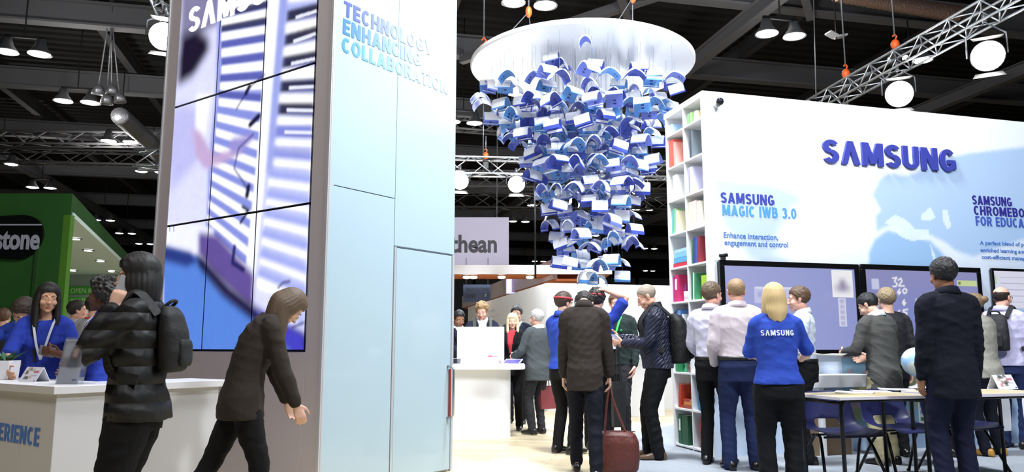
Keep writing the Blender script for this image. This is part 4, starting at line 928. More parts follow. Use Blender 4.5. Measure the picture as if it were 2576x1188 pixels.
# outline of the flock: (height, radius, shift to the right)
SH = [(5.02, 1.50, .02), (4.78, 1.50, .0), (4.55, 1.32, .0), (4.3, 1.12, .02), (4.05, 1.0, .05), (3.8, .92, .09), (3.5, .80, .10), (3.25, .72, .12), (3.0, .66, .13), (2.75, .62, .13), (2.5, .64, .13), (2.25, .56, .12)]
CN = [12, 48, 52, 44, 38, 32, 26, 17, 13, 11, 9, 6]
spots = []
for (z, r, sx), n in zip(SH, CN):
    k = 0; tries = 0; mine = []
    while k < n and tries < 6000:
        tries += 1
        rr = r * sqrt(random.uniform(.02 if n < 20 else .0, 1)); th = random.uniform(0, 2 * pi)
        p = V((DX + sx + rr * cos(th), DY + rr * sin(th), z + random.uniform(-.13, .13)))
        if all((p - q).length > (0.25 if tries < 3000 else .18) for q in spots): spots.append(p); k += 1
for (u, v) in ((1385, 135), (1412, 152), (1282, 183), (1500, 152), (1605, 160), (1645, 176), (1690, 200), (1225, 205), (1208, 238), (1236, 286)):
    spots.append(at(u, v, DY + (-.9 if v < 190 else .0)))
def where(p):
    h = 'just under the white disc' if p.z > 4.72 else 'in the upper flock' if p.z > 4.2 else 'at mid height' if p.z > 3.4 else 'in the lower flock' if p.z > 2.62 else 'in the lowest tier'
    s = (p.x - DX) / (p.y)
    return h + (', left side' if s < -.035 else ', right side' if s > .045 else ', middle')
for i, p in enumerate(spots):
    k = random.choice((0, 0, 1, 1, 2)); d = random.choice((0, 1, 1, 2, 2, 3)); cme, pme = protos[d * 3 + k]
    root = empty('hanging_book', p); yaw = random.choice((random.gauss(0, .35), random.gauss(1.35, .4), random.gauss(-.9, .5))); root.rotation_euler = (random.gauss(0, .12), random.gauss(0, .14), yaw)
    tag(root, '%s book %s, hanging %s' % (cold[k], ('spread wide', 'half open', 'with drooping wings', 'folded almost shut')[d], where(p)), 'book', 'open books hanging under the disc')
    put('cover', cme, root); put('pages', pme, root)
    w = put('wire', wire_me, root, loc=(0, 0, .01)); w.scale = (1, 1, max(.05, DZ - p.z - .012)); w.rotation_euler = root.rotation_euler.to_matrix().inverted().to_euler()
# ================================================================== reception counter, lower left
KX, KY, KH = -2.62, 4.5, .923
rc = empty('reception_counter', (0, 0, 0), 0, 'white L shaped reception counter with blue lettering at the lower left', 'counter')
dA = V((.582, .813, 0)); dB = V((-.8136, .5815, 0)); K = V((KX, KY, 0))
body = mat('counter_white', (208, 206, 208), .45)
mb = MB(); mb.obox(K, dA * 1.05, dB * .42, UP * (KH - .045)); mb.build('right_arm', body, rc, bevel=.004)
mb = MB(); mb.obox(K + dB * .42, dB * 2.2, dA * .42, UP * (KH - .045)); mb.obox(K, dB * .4201, dA * .003, UP * .01); mb.build('left_arm', body, rc, bevel=.004)
mb = MB(); mb.obox(K - dA * .03 - dB * .03 + UP * (KH - .045), dA * 1.14, dB * .47, UP * .045); mb.obox(K - dA * .03 + dB * .44 + UP * (KH - .045), dB * 2.25, dA * .47, UP * .045); mb.build('worktop', mat('counter_top', (222, 220, 222), .3), rc, bevel=.003)
KL = Plane(KX + dB.x * 2.6, KY + dB.y * 2.6, math.degrees(math.atan2(-dB.y, -dB.x)))
a1_, z0_ = KL.hit(98, 1124); _, z1_ = KL.hit(98, 1077); a0_, _ = KL.hit(0, 1090)
lw = (a1_ - a0_) / 6.6
caps('lettering', 'EXPERIENCE', KL, a1_ - lw * 10, a1_, z0_, z1_, mat('counter_blue', (74, 122, 196), .5), rc, depth=.002, off=.001)
p = on_z(12, 955, KH); fp_ = empty('potted_plant', p, 0, 'green plant in a square white pot on the reception counter', 'plant')
MB().rings([[V((x * s_, y * s_, z)) for x, y in ((-1, -1), (1, -1), (1, 1), (-1, 1))] for s_, z in ((.058, 0), (.064, .13), (.056, .13), (.052, .02))]).build('pot', mat('white_ceramic', (226, 226, 230), .35), fp_, bevel=.004)
lf = MB(); random.seed(8)
for i in range(16):
    t = random.uniform(0, 6.28); d_ = V((cos(t), sin(t), random.uniform(.6, 1.6))).normalized(); a = d_.cross(UP).normalized(); c_ = V((0, 0, .11)); L_ = random.uniform(.10, .17)
    lf.add([c_, c_ + d_ * L_ * .5 + a * .02, c_ + d_ * L_ - UP * .02, c_ + d_ * L_ * .5 - a * .02], [(0, 1, 2, 3)])
lf.build('leaves', mat('dark_leaf', (52, 96, 62), .45), fp_, fix=False)
def tent(p, rz, w, h, label, seed, dpt=.10):
    r = empty('tent_card', p, rz, label, 'card'); t = .003
    q = Canvas(-w / 2, w / 2, 0, 1, w / 60, (224, 222, 230)); q.step = w / 60
    random.seed(seed)
    q.a = np.linspace(-w / 2, w / 2, 40); q.z = np.linspace(0, 1, 40); q.nx = q.nz = 40; q.A, q.Z = np.meshgrid(q.a, q.z); q.c = np.zeros((40, 40, 3)); q.c[:] = np.array(lin((226, 224, 232))); q.step = .03
    for i in range(9):
        a = random.uniform(-w * .46, w * .05); z = random.uniform(.1, .8); q.poly([(a, z), (a + w * .2, z + .02), (a + w * .15, z + .2), (a + .01, z + .25)], random.choice([(70, 60, 52), (140, 110, 90), (190, 170, 150), (60, 80, 70), (200, 120, 120)]), 0, .8)
    q.poly([(w * .1, .6), (w * .4, .6), (w * .4, .75), (w * .1, .75)], (200, 120, 140)); q.poly([(w * .12, .4), (w * .42, .4), (w * .42, .46), (w * .12, .46)], (160, 160, 176)); q.poly([(w * .38, .06), (w * .46, .06), (w * .46, .14), (w * .38, .14)], (60, 80, 160))
    f = lambda a, z: V((a, -dpt / 2 * (1 - z) - .0015, z * h))
    q.build('front_print', f, picture_mat('wall_print'), r)
    mb = MB(); mb.hexa([(-w / 2, -dpt / 2, 0), (w / 2, -dpt / 2, 0), (w / 2, -dpt / 2 + t, 0), (-w / 2, -dpt / 2 + t, 0), (-w / 2, 0, h), (w / 2, 0, h), (w / 2, t, h), (-w / 2, t, h)])
    mb.hexa([(-w / 2, dpt / 2 - t, 0), (w / 2, dpt / 2 - t, 0), (w / 2, dpt / 2, 0), (-w / 2, dpt / 2, 0), (-w / 2, 0, h), (w / 2, 0, h), (w / 2, t, h), (-w / 2, t, h)])
    mb.hexa([(-w / 2, -dpt / 2, 0), (w / 2, -dpt / 2, 0), (w / 2, dpt / 2, 0), (-w / 2, dpt / 2, 0), (-w / 2, -dpt / 2, .002), (w / 2, -dpt / 2, .002), (w / 2, dpt / 2, .002), (-w / 2, dpt / 2, .002)])
    mb.build('card', mat('card_white', (222, 222, 228), .5), r)
tent(on_z(72, 962, KH) + V((0, .06, 0)), radians(-30), .19, .095, 'small folded tent card with pictures on the reception counter', 4)
bh = empty('brochure_holder', on_z(158, 968, KH) + V((0, .04, 0)), radians(-12), 'clear acrylic holder with a photo brochure on the counter corner', 'holder')
q = Canvas(-.075, .075, 0, .27, .004, (206, 204, 212))
q.poly([(-.075, .10), (.075, .10), (.075, .262), (-.075, .262)], (150, 140, 142)); q.poly([(-.07, .16), (0, .16), (.02, .25), (-.07, .25)], (206, 204, 208), .01); q.poly([(-.02, .10), (.045, .10), (.055, .19), (.03, .245), (-.005, .235), (-.02, .18)], (66, 52, 50), .008)
q.poly([(-.005, .165), (.03, .16), (.035, .21), (.0, .215)], (200, 160, 146), .006); q.poly([(-.03, .10), (.05, .10), (.05, .13), (-.03, .14)], (90, 90, 104), .01); q.poly([(.03, .02), (.06, .02), (.06, .03), (.03, .03)], (60, 80, 150))
f = lambda a, z: V((a, .055 * z / .27, z))
q.build('brochure', f, picture_mat('wall_print'), bh)
clear = mat('clear_acrylic', (225, 232, 240), .06, trans=.92, alpha=.5)
mb = MB(); g = lambda a, z, d: V((a, .055 * z / .27 + d, z))
mb.hexa([g(-.08, 0, -.006), g(.08, 0, -.006), g(.08, 0, -.003), g(-.08, 0, -.003), g(-.08, .28, -.006), g(.08, .28, -.006), g(.08, .28, -.003), g(-.08, .28, -.003)])
mb.hexa([g(-.08, 0, .004), g(.11, 0, .004), g(.11, 0, .007), g(-.08, 0, .007), g(-.08, .285, .004), g(.11, .285, .004), g(.11, .285, .007), g(-.08, .285, .007)])
mb.box((-.08, -.006, 0), (.11, .11, .004)); mb.build('acrylic', clear, bh)
# ================================================================== white demo counter, centre
dc = empty('demo_counter', (0, 0, 0), 0, 'white rounded demo counter just right of the tower', 'counter')
def rrect(x0, x1, y0, y1, r, n=8):
    P_ = []
    for cx, cy, a0 in ((x1 - r, y1 - r, 0), (x0 + r, y1 - r, 90), (x0 + r, y0 + r, 180), (x1 - r, y0 + r, 270)):
        P_ += [(cx + r * cos(radians(a0 + 90 * i / n)), cy + r * sin(radians(a0 + 90 * i / n))) for i in range(n + 1)]
    return P_
MB().prism(rrect(-1.9, -.02, 9.86, 10.55, .22), lambda a, b, t: V((a, b, t)), 0, .86).build('body', white_gl, dc)
MB().prism(rrect(-1.95, .17, 9.72, 10.62, .28), lambda a, b, t: V((a, b, t)), .86, .92).build('top', white_gl, dc, bevel=.01)
s_ = empty('white_sign_board', at(1209, 918, 10.35), radians(-4), 'white standing sign with faint text and a red picture on the demo counter', 'sign')
s_.location.z = .92
hw = .315; q = Canvas(-hw, hw, 0, .47, .008, (246, 246, 250))
q.poly([(.0, .0), (hw - .02, .0), (hw - .1, .08), (.12, .12), (.02, .03)], (226, 110, 130), .015); q.poly([(.12, .0), (hw - .04, .0), (.22, .10), (.15, .07)], (86, 96, 170), .015)
q.build('print', lambda a, z: V((a, -.021, z + .01)), picture_mat('wall_print'), s_); MB().box((-hw, -.02, 0), (hw, 0, .49)).build('board', white_gl, s_)
Pq = Plane(0, 0, 0)
for i, t in enumerate(('WHAT IS', 'GALAXY AUDITORIUM', 'WHAT IS', 'GALAXY TAB')): letters('lettering', t, Pq, -.28, -.28 + [.09, .24, .09, .16][i], .43 - i * .035 - (i > 1) * .03, .452 - i * .035 - (i > 1) * .03, pale_l, s_, bold=.01, depth=.001, off=.022, ref=CAP)
def tablet(p, rz, tilt, label, sz=(.25, .17), glow_c=(70, 80, 150)):
    r = empty('tablet', p, rz, label, 'tablet'); w, h = sz; t = radians(tilt); f = lambda a, b, c: V((a, b * cos(t) - c * sin(t), b * sin(t) + c * cos(t)))
    MB().hexa([f(*x) for x in ((-w / 2, 0, 0), (w / 2, 0, 0), (w / 2, h, 0), (-w / 2, h, 0), (-w / 2, 0, .009), (w / 2, 0, .009), (w / 2, h, .009), (-w / 2, h, .009))]).build('case', mat('tablet_white', (232, 232, 236), .3), r, bevel=.003)
    MB().hexa([f(*x) for x in ((-w / 2 + .015, .015, .0092), (w / 2 - .015, .015, .0092), (w / 2 - .015, h - .015, .0092), (-w / 2 + .015, h - .015, .0092), (-w / 2 + .015, .015, .0098), (w / 2 - .015, .015, .0098), (w / 2 - .015, h - .015, .0098), (-w / 2 + .015, h - .015, .0098))]).build('screen', mat('tablet_screen_%d' % glow_c[0], glow_c, .15), r)
    if tilt > 5: MB().hexa([f(-.03, h * .7, -.001), f(.03, h * .7, -.001), f(.03, h * .8, -.001), f(-.03, h * .8, -.001), V((-.03, h * cos(t) + .06, 0)), V((.03, h * cos(t) + .06, 0)), V((.03, h * cos(t) + .065, 0)), V((-.03, h * cos(t) + .065, 0))]).build('stand', greym, r)
    return r
tablet(V((-.83, 9.95, .92)), 0, 18, 'dark tablet lying at the left of the demo counter, beside the tower', (.36, .22), (30, 34, 44)); tablet(V((-.30, 9.98, .92)), .1, 28, 'white tablet on a stand in front of the white sign', (.28, .18), (176, 180, 190)); tablet(V((-.02, 10.16, .92)), -.35, 20, 'white tablet with a violet screen at the right end of the demo counter', (.24, .17), (92, 84, 160)); tablet(V((.02, 9.95, .92)), -.2, 3, 'slim white tablet lying flat at the counter end', (.22, .14), (150, 156, 170))
gb = empty('green_folder', V((-.80, 10.3, .92)), 0, 'thin green edged folder at the left of the demo counter', 'folder'); MB().box((-.16, -.1, 0), (.12, .1, .012)).build('cover', mat('mint_green', (120, 206, 160), .5), gb, bevel=.002)
ck = empty('lens_cloth_stand', V((-.55, 9.98, .92)), 0, 'small white angled display stand on the demo counter', 'stand'); MB().hexa([(-.1, -.08, 0), (.1, -.08, 0), (.1, .08, 0), (-.1, .08, 0), (-.07, .02, .08), (.07, .02, .08), (.07, .06, .08), (-.07, .06, .08)]).build('body', white_gl, ck, bevel=.004)
# ================================================================== desks and chairs at the right
TA = radians(17); tH = .76
wood = mat('beech_laminate', (196, 178, 138), .4, bump=(2, .05, (1, 18, 1))); edge = mat('pale_table_edge', (214, 206, 214), .4); tubeb = mat('black_tube', (14, 14, 16), .35, .3)
def desk(p, L, D, label):
    r = empty('classroom_desk', (p.x, p.y, 0), TA, label, 'desk')
    MB().box((0, 0, tH - .022), (L, D, tH)).build('top', [wood], r, bevel=.004)
    mb = MB(); mb.box((-.004, -.006, tH - .024), (L + .004, 0, tH + .001)); mb.box((-.004, D, tH - .024), (L + .004, D + .006, tH + .001)); mb.box((-.006, 0, tH - .024), (0, D, tH + .001)); mb.box((L, 0, tH - .024), (L + .006, D, tH + .001)); mb.build('edge_band', edge, r, bevel=.002)
    for x in (.05, L - .05):
        for y in (.05, D - .05):
            MB().tube([(x, y, 0), (x, y, tH - .07), (x + (.02 if x < L / 2 else -.02), y, tH - .035), (x + (.06 if x < L / 2 else -.06), y, tH - .03)], .0165, 10).build('leg', tubeb, r, True)
    mb = MB(); 
    for y in (.05, D - .05): mb.tube([(.08, y, tH - .035), (L - .08, y, tH - .035)], .0125, 8)
    for x in (.05, L - .05): mb.tube([(x, .06, tH - .05), (x, D - .06, tH - .05)], .0125, 8)
    mb.build('frame_rail', tubeb, r, True)
    return r
d0 = on_z(2112, 1000, tH); ct = V((cos(TA), sin(TA), 0)); cn = V((-sin(TA), cos(TA), 0))
desk(d0, .92, .56, 'beech topped classroom desk with black legs beside the woman in the blue polo')
desk(d0 + ct * 1.13, 1.1, .56, 'second classroom desk running out at the right photo edge, behind the dark suit')
def on_desk(u, v): return on_z(u, v, tH + .001)
def paper(p, rz, label, col=(228, 228, 238), nm='brochure', w=.21, h=.297):
    r = empty(nm, p, rz, label, 'brochure'); q = Canvas(-w / 2, w / 2, -h / 2, h / 2, .012, col)
    for i in range(5): q.poly([(-w * .4, -h * .35 + i * h * .14), (w * .4, -h * .35 + i * h * .14), (w * .4, -h * .35 + i * h * .14 + .012), (-w * .4, -h * .35 + i * h * .14 + .012)], (186, 190, 210))
    q.build('cover_print', lambda a, b: V((a, b, .0075 + .02 * max(0, b / h) ** 2)), picture_mat('wall_print'), r)
    mb = MB(); n = 8; f = lambda a, b, t: V((a, b, t + .02 * max(0, b / h) ** 2))
    mb.rings([[f(-w / 2, -h / 2 + h * i / n, 0), f(w / 2, -h / 2 + h * i / n, 0), f(w / 2, -h / 2 + h * i / n, .007), f(-w / 2, -h / 2 + h * i / n, .007)] for i in range(n + 1)]); mb.build('pages', MATS['paper'], r)
paper(on_desk(2150, 989), radians(60), 'open white leaflet at the left end of the nearer desk'); paper(on_desk(2190, 986), radians(78), 'white brochure lying beside the leaflet on the nearer desk'); paper(on_desk(2255, 981), radians(70), 'pale lilac magazine at the right of the nearer desk', (206, 200, 226))
tent(on_desk(2522, 979), TA + .1, .26, .13, 'white tent card with a picture on the far right desk', 9, .12)
# globe
gp = on_desk(2318, 978) + V((0, .05, 0)); gl = empty('globe', gp, 0, 'pale blue desk globe on the nearer desk beside the dark suit', 'globe')
gc = V((0, 0, .245)); gme = MB(); gme.ell(gc, (.135, .135, .135), n=48, k=32); go = gme.build('ball', picture_mat('wall_print', rough=.4), gl, True)
ca = go.data.color_attributes.new('picture', 'FLOAT_COLOR', 'POINT'); random.seed(4)
bl = [(random.uniform(-1, 1), random.uniform(-1, 1), random.uniform(-1, 1), random.uniform(.25, .55)) for _ in range(14)]
for i, v in enumerate(go.data.vertices):
    d_ = (v.co - gc).normalized(); s_ = max(((V(b[:3]).normalized().dot(d_)) - cos(b[3])) for b in bl); ca.data[i].color = lin((196, 206, 196) if s_ > 0 else (142, 180, 214)) + (1,)
MB().lathe((0, 0, 0), [(.085, 0), (.085, .012), (.03, .03), (.014, .05), (.012, .09), (0, .10)], 24).build('base', mat('white_ceramic', (226, 226, 230)), gl, True)
mb = MB(); mb.tube([gc + V((.148 * sin(t), 0, .148 * cos(t))) for t in np.linspace(.35, pi - .05 + .35 - .3, 20)], .006, 6); mb.build('meridian_arm', MATS['white_ceramic'], gl, True)
# stacking chairs
navyp = mat('navy_plastic', (30, 33, 76), .35, bump=(180, .05))
def chair_proto():
    r = empty('stacking_chair')
    prof = [(-.265, .755, .155), (-.255, .70, .185), (-.240, .63, .198), (-.222, .56, .205), (-.205, .515, .208), (-.188, .475, .210), (-.16, .445, .212), (-.10, .425, .216), (-.02, .418, .220), (.07, .420, .222), (.14, .425, .220), (.185, .422, .212), (.205, .405, .200)]
    nx = 14; vs = []; fs = []
    for i, (y, z, hw) in enumerate(prof):
        back = max(0, 1 - i / 6)
        for j in range(nx + 1):
            t = -1 + 2 * j / nx; c_ = abs(t) ** 3
            vs.append((t * hw, y + (.055 * c_) * (.35 + .65 * back), z + .035 * c_ * (1 - back) * (1 if i < 11 else .2) - (.03 * t ** 4 if i == 0 else 0)))
    for i in range(len(prof) - 1):
        for j in range(nx):
            if i in (4, 5) and 4 <= j <= nx - 5: continue
            a = i * (nx + 1) + j; fs.append((a, a + 1, a + nx + 2, a + nx + 1))
    o = MB().add(vs, fs).build('seat_shell', navyp, r, True, fix=False); s_ = o.modifiers.new('t', 'SOLIDIFY'); s_.thickness = .007; b = o.modifiers.new('s', 'SUBSURF'); b.levels = 1; b.render_levels = 2
    for sx in (-1, 1):
        MB().tube([(sx * .235, .215, 0), (sx * .19, .09, .30), (sx * .175, .045, .385), (sx * .172, .02, .398), (sx * .172, -.02, .398), (sx * .175, -.045, .385), (sx * .19, -.10, .30), (sx * .235, -.24, 0)], .0115, 8).build('leg', tubeb, r, True)
        MB().ell((sx * .235, .215, .012), (.016, .016, .014)).build('foot_cap', blackm, r, True); MB().ell((sx * .235, -.24, .012), (.016, .016, .014)).build('foot_cap', blackm, r, True)
    mb = MB(); mb.tube([(-.17, .09, .392), (.17, .09, .392)], .0095, 8); mb.tube([(-.17, -.09, .392), (.17, -.09, .392)], .0095, 8); mb.build('cross_rail', tubeb, r, True)
    return r
ch0 = chair_proto(); ck_ = [o for o in bpy.data.objects if o.parent == ch0]
for i, (u, v, rz, lb) in enumerate(((2132, 1103, 188, 'navy plastic chair under the nearer desk, beside the blonde woman'), (2282, 1092, 196, 'navy plastic chair under the nearer desk, in front of the man in the grey suit'), (2432, 1084, 200, 'navy plastic chair half hidden by the dark suited figure'))):
    o = ch0 if i == 0 else copy_fast(ch0, ck_); q = on_z(u, v, .40); rz = radians(rz)
    o.location = (q.x - .2 * sin(rz), q.y + .20, 0.006); o.rotation_euler = (0, 0, rz); o.scale = (1.22, 1.1, 1); tag(o, lb, 'chair', 'navy stacking chairs')
# ================================================================== people
SK = {'fair': (222, 178, 156), 'pink': (226, 172, 152), 'olive': (206, 158, 128), 'brown': (150, 104, 78), 'dark': (92, 62, 48)}
eye_w = mat('eye_white', (232, 228, 222), .2); iris = mat('iris_dark', (44, 32, 26), .15)
def rotz(t): return Matrix.Rotation(t, 3, 'Z')
def ss(t): t = max(0., min(1., t)); return t * t * (3 - 2 * t)
def crom(pts, n=4):
    P = [V(p) for p in pts]; out = []
    for i in range(len(P) - 1):
        p0, p1, p2, p3 = P[max(i - 1, 0)], P[i], P[i + 1], P[min(i + 2, len(P) - 1)]
        for k in range(n):
            t = k / n; out.append(.5 * ((2 * p1) + (p2 - p0) * t + (2 * p0 - 5 * p1 + 4 * p2 - p3) * t * t + (3 * p1 - p0 - 3 * p2 + p3) * t ** 3))
    return out + [P[-1]]
def limb(mb, pts, rad, n=14, sub=4):
    pts = [V(p) for p in pts]; q = crom(pts, sub); r = [x.x for x in crom([V((a, 0, 0)) for a in rad], sub)]
    mb.tube(q, [max(.004, a) for a in r], n)
    mb.ell(q[0], (r[0],) * 3, n=12, k=8); mb.ell(q[-1], (r[-1],) * 3, n=12, k=8)
def ik(a, t, l1, l2, pole):
    d = t - a; L = min(max(d.length, abs(l1 - l2) + .02), (l1 + l2) * .998); d = d.normalized(); t = a + d * L
    x = (l1 * l1 - l2 * l2 + L * L) / (2 * L); h = sqrt(max(0, l1 * l1 - x * x)); p = (pole - d * pole.dot(d))
    p = p.normalized() if p.length > 1e-4 else ortho(d)[0]
    return a + d * x + p * h, t
def hand(mb, w, d, nrm, side, curl, k, spread=.0):
    d = d.normalized(); nrm = (nrm - d * nrm.dot(d)).normalized(); th = d.cross(nrm) if side > 0 else nrm.cross(d)
    pl = .088 * k
    mb.loft([(w - d * .02 * k, th * .026 * k, nrm * .019 * k), (w + d * .02 * k, th * .032 * k, nrm * .017 * k), (w + d * .055 * k, th * .040 * k, nrm * .0145 * k), (w + d * pl, th * .041 * k, nrm * .012 * k), (w + d * (pl + .008 * k), th * .036 * k, nrm * .008 * k)], 14)
    for i, (o, L, r) in enumerate(((.031, .072, .0092), (.0105, .082, .0095), (-.0105, .076, .0092), (-.031, .060, .0082))):
        p = w + d * pl * (.98 - .05 * abs(o) / .03) + th * o * k; a = radians(8 + i * 3) * (1 if curl else 0) + 0.; pts = [p - d * .02 * k, p]; dd = d + th * o * (2 + spread * 8)
        dd.normalize()
        for f_, c_ in ((.45, .55), (.31, .9), (.26, .7)):
            a += radians(curl * c_); dirv = dd * cos(a) + nrm * sin(a); p = p + dirv * L * f_ * k; pts.append(p)
        mb.tube(pts, [r * k, r * k, r * .95 * k, r * .88 * k, r * .72 * k], 9); mb.ell(pts[-1], (r * .72 * k,) * 3, n=8, k=6)
    b = w + d * .018 * k + th * .024 * k; t1 = (d * .62 + th * .72 + nrm * .22).normalized(); p1 = b + t1 * .042 * k; t2 = (d * .86 + th * .30 + nrm * (.2 + curl * .008)).normalized(); p2 = p1 + t2 * .032 * k; p3 = p2 + (t2 + nrm * .25).normalized() * .024 * k
    mb.tube([w + d * .005 * k, b, p1, p2, p3], [.016 * k, .0165 * k, .0115 * k, .0105 * k, .008 * k], 9); mb.ell(p3, (.008 * k,) * 3, n=8, k=6)
    return th
TORSO = {'m': [(.79, .118, .080, -.005), (.86, .168, .118, -.012), (.93, .168, .116, -.010), (1.02, .152, .106, 0), (1.10, .150, .104, .004), (1.20, .160, .110, .004), (1.30, .172, .116, .002), (1.38, .174, .108, -.002), (1.435, .150, .088, -.008), (1.47, .100, .066, -.012), (1.505, .062, .058, -.010)],
         'f': [(.79, .122, .082, -.008), (.86, .176, .122, -.016), (.93, .172, .116, -.012), (1.02, .140, .098, 0), (1.09, .132, .094, .004), (1.18, .142, .100, .008), (1.28, .150, .118, .014), (1.36, .152, .100, .002), (1.42, .132, .080, -.006), (1.455, .088, .060, -.010), (1.50, .053, .050, -.008)]}
class Rig:
    def __init__(s, H, sex, lean, side, twist, hip_y=0., drop=0.):
        s.k = H / 1.75; s.sex = sex; s.lean = radians(lean); s.side = radians(side); s.tw = radians(twist); s.hy = hip_y; s.drop = drop; s.cache = {}
        pos = V((0, hip_y, .93 * s.k - drop)); z = .93 * s.k; s.zs = [z]; s.ps = [pos.copy()]; s.Rs = [s.R(z)]
        while z < 1.56 * s.k:
            pos = pos + s.R(z) @ V((0, 0, .01)); z += .01; s.zs.append(z); s.ps.append(pos.copy()); s.Rs.append(s.R(z))
    def R(s, z):
        t = ss((z / s.k - .93) / .40); return Matrix.Rotation(s.tw * t, 3, 'Z') @ Matrix.Rotation(-s.lean * t, 3, 'X') @ Matrix.Rotation(s.side * t, 3, 'Y')
    def at(s, z, x=0., y=0.):                     # z in unscaled body height
        z *= s.k
        if z <= s.zs[0]: return s.ps[0] + V((x * s.k, y * s.k, z - s.zs[0])), Matrix.Identity(3)
        i = min(int((z - s.zs[0]) / .01), len(s.zs) - 1); R = s.Rs[i]; return s.ps[i] + R @ V((x * s.k, y * s.k, z - s.zs[i])), R
    def torso(s, mb, z0, z1, off, bulk=1., belly=0., flare=0.):
        T = TORSO[s.sex]; offz = off if callable(off) else (lambda z, o=off: o); off = offz(1.0); zs = [z0] + [t[0] for t in T if z0 + .015 < t[0] < z1 - .01] + [z1]; secs = []
        for z in zs:
            if z <= T[0][0]: rx, ry, yo = T[1][1] + flare * (T[1][0] - z), T[1][2] + flare * .8 * (T[1][0] - z), T[1][3]
            else:
                for a, b in zip(T, T[1:]):
                    if a[0] <= z <= b[0] + 1e-6: f = (z - a[0]) / (b[0] - a[0]); rx, ry, yo = [a[i] + (b[i] - a[i]) * f for i in (1, 2, 3)]; break
                else: rx, ry, yo = T[-1][1:]
                if z < .90 and z1 > 1.2 and off > .018: rx, ry = max(rx, T[1][1]), max(ry, T[1][2])
            off = offz(z)
            bf = belly * math.exp(-((z - 1.06) / .12) ** 2); w = 1 if z > 1.44 else bulk
            c, R = s.at(z, 0, yo + bf * .6); secs.append((c, R @ V((rx * w * s.k + off, 0, 0)), R @ V((0, (ry * w + bf) * s.k + off, 0))))
        mb.loft(secs, 22)
def head_pts(Hd):                                 # Hd: local head point -> world
    def add(mb):
        e = lambda c, r: mb.add(*ellm(c, r))
        def ellm(c, r):
            t = MB().ell(c, r, n=22, k=16); return [Hd(V(v)) for v in t.v], t.f
        e((0, -.014, .042), (.076, .096, .082)); e((0, .022, -.020), (.062, .072, .082)); e((0, .030, -.062), (.050, .058, .050))
        e((0, .074, -.096), (.022, .018, .017)); e((.045, .0, -.055), (.020, .045, .035)); e((-.045, .0, -.055), (.020, .045, .035))
        for s_ in (-1, 1):
            e((s_ * .030, .076, .026), (.026, .014, .009)); e((s_ * .040, .062, -.028), (.024, .026, .024)); e((s_ * .0775, -.006, .0), (.0075, .018, .031)); e((s_ * .083, -.010, .008), (.005, .016, .022)); e((s_ * .074, .0, -.024), (.008, .010, .010))
            e((s_ * .010, .104, -.030), (.009, .012, .008)); e((s_ * .031, .0765, .0072), (.0165, .0125, .0105))
        e((0, .095, -.012), (.0095, .016, .034)); e((0, .112, -.028), (.0115, .0125, .0105))
        e((0, .087, -.058), (.024, .012, .0075)); e((0, .085, -.070), (.022, .012, .0075)); e((0, .072, -.082), (.03, .015, .015))
    return add
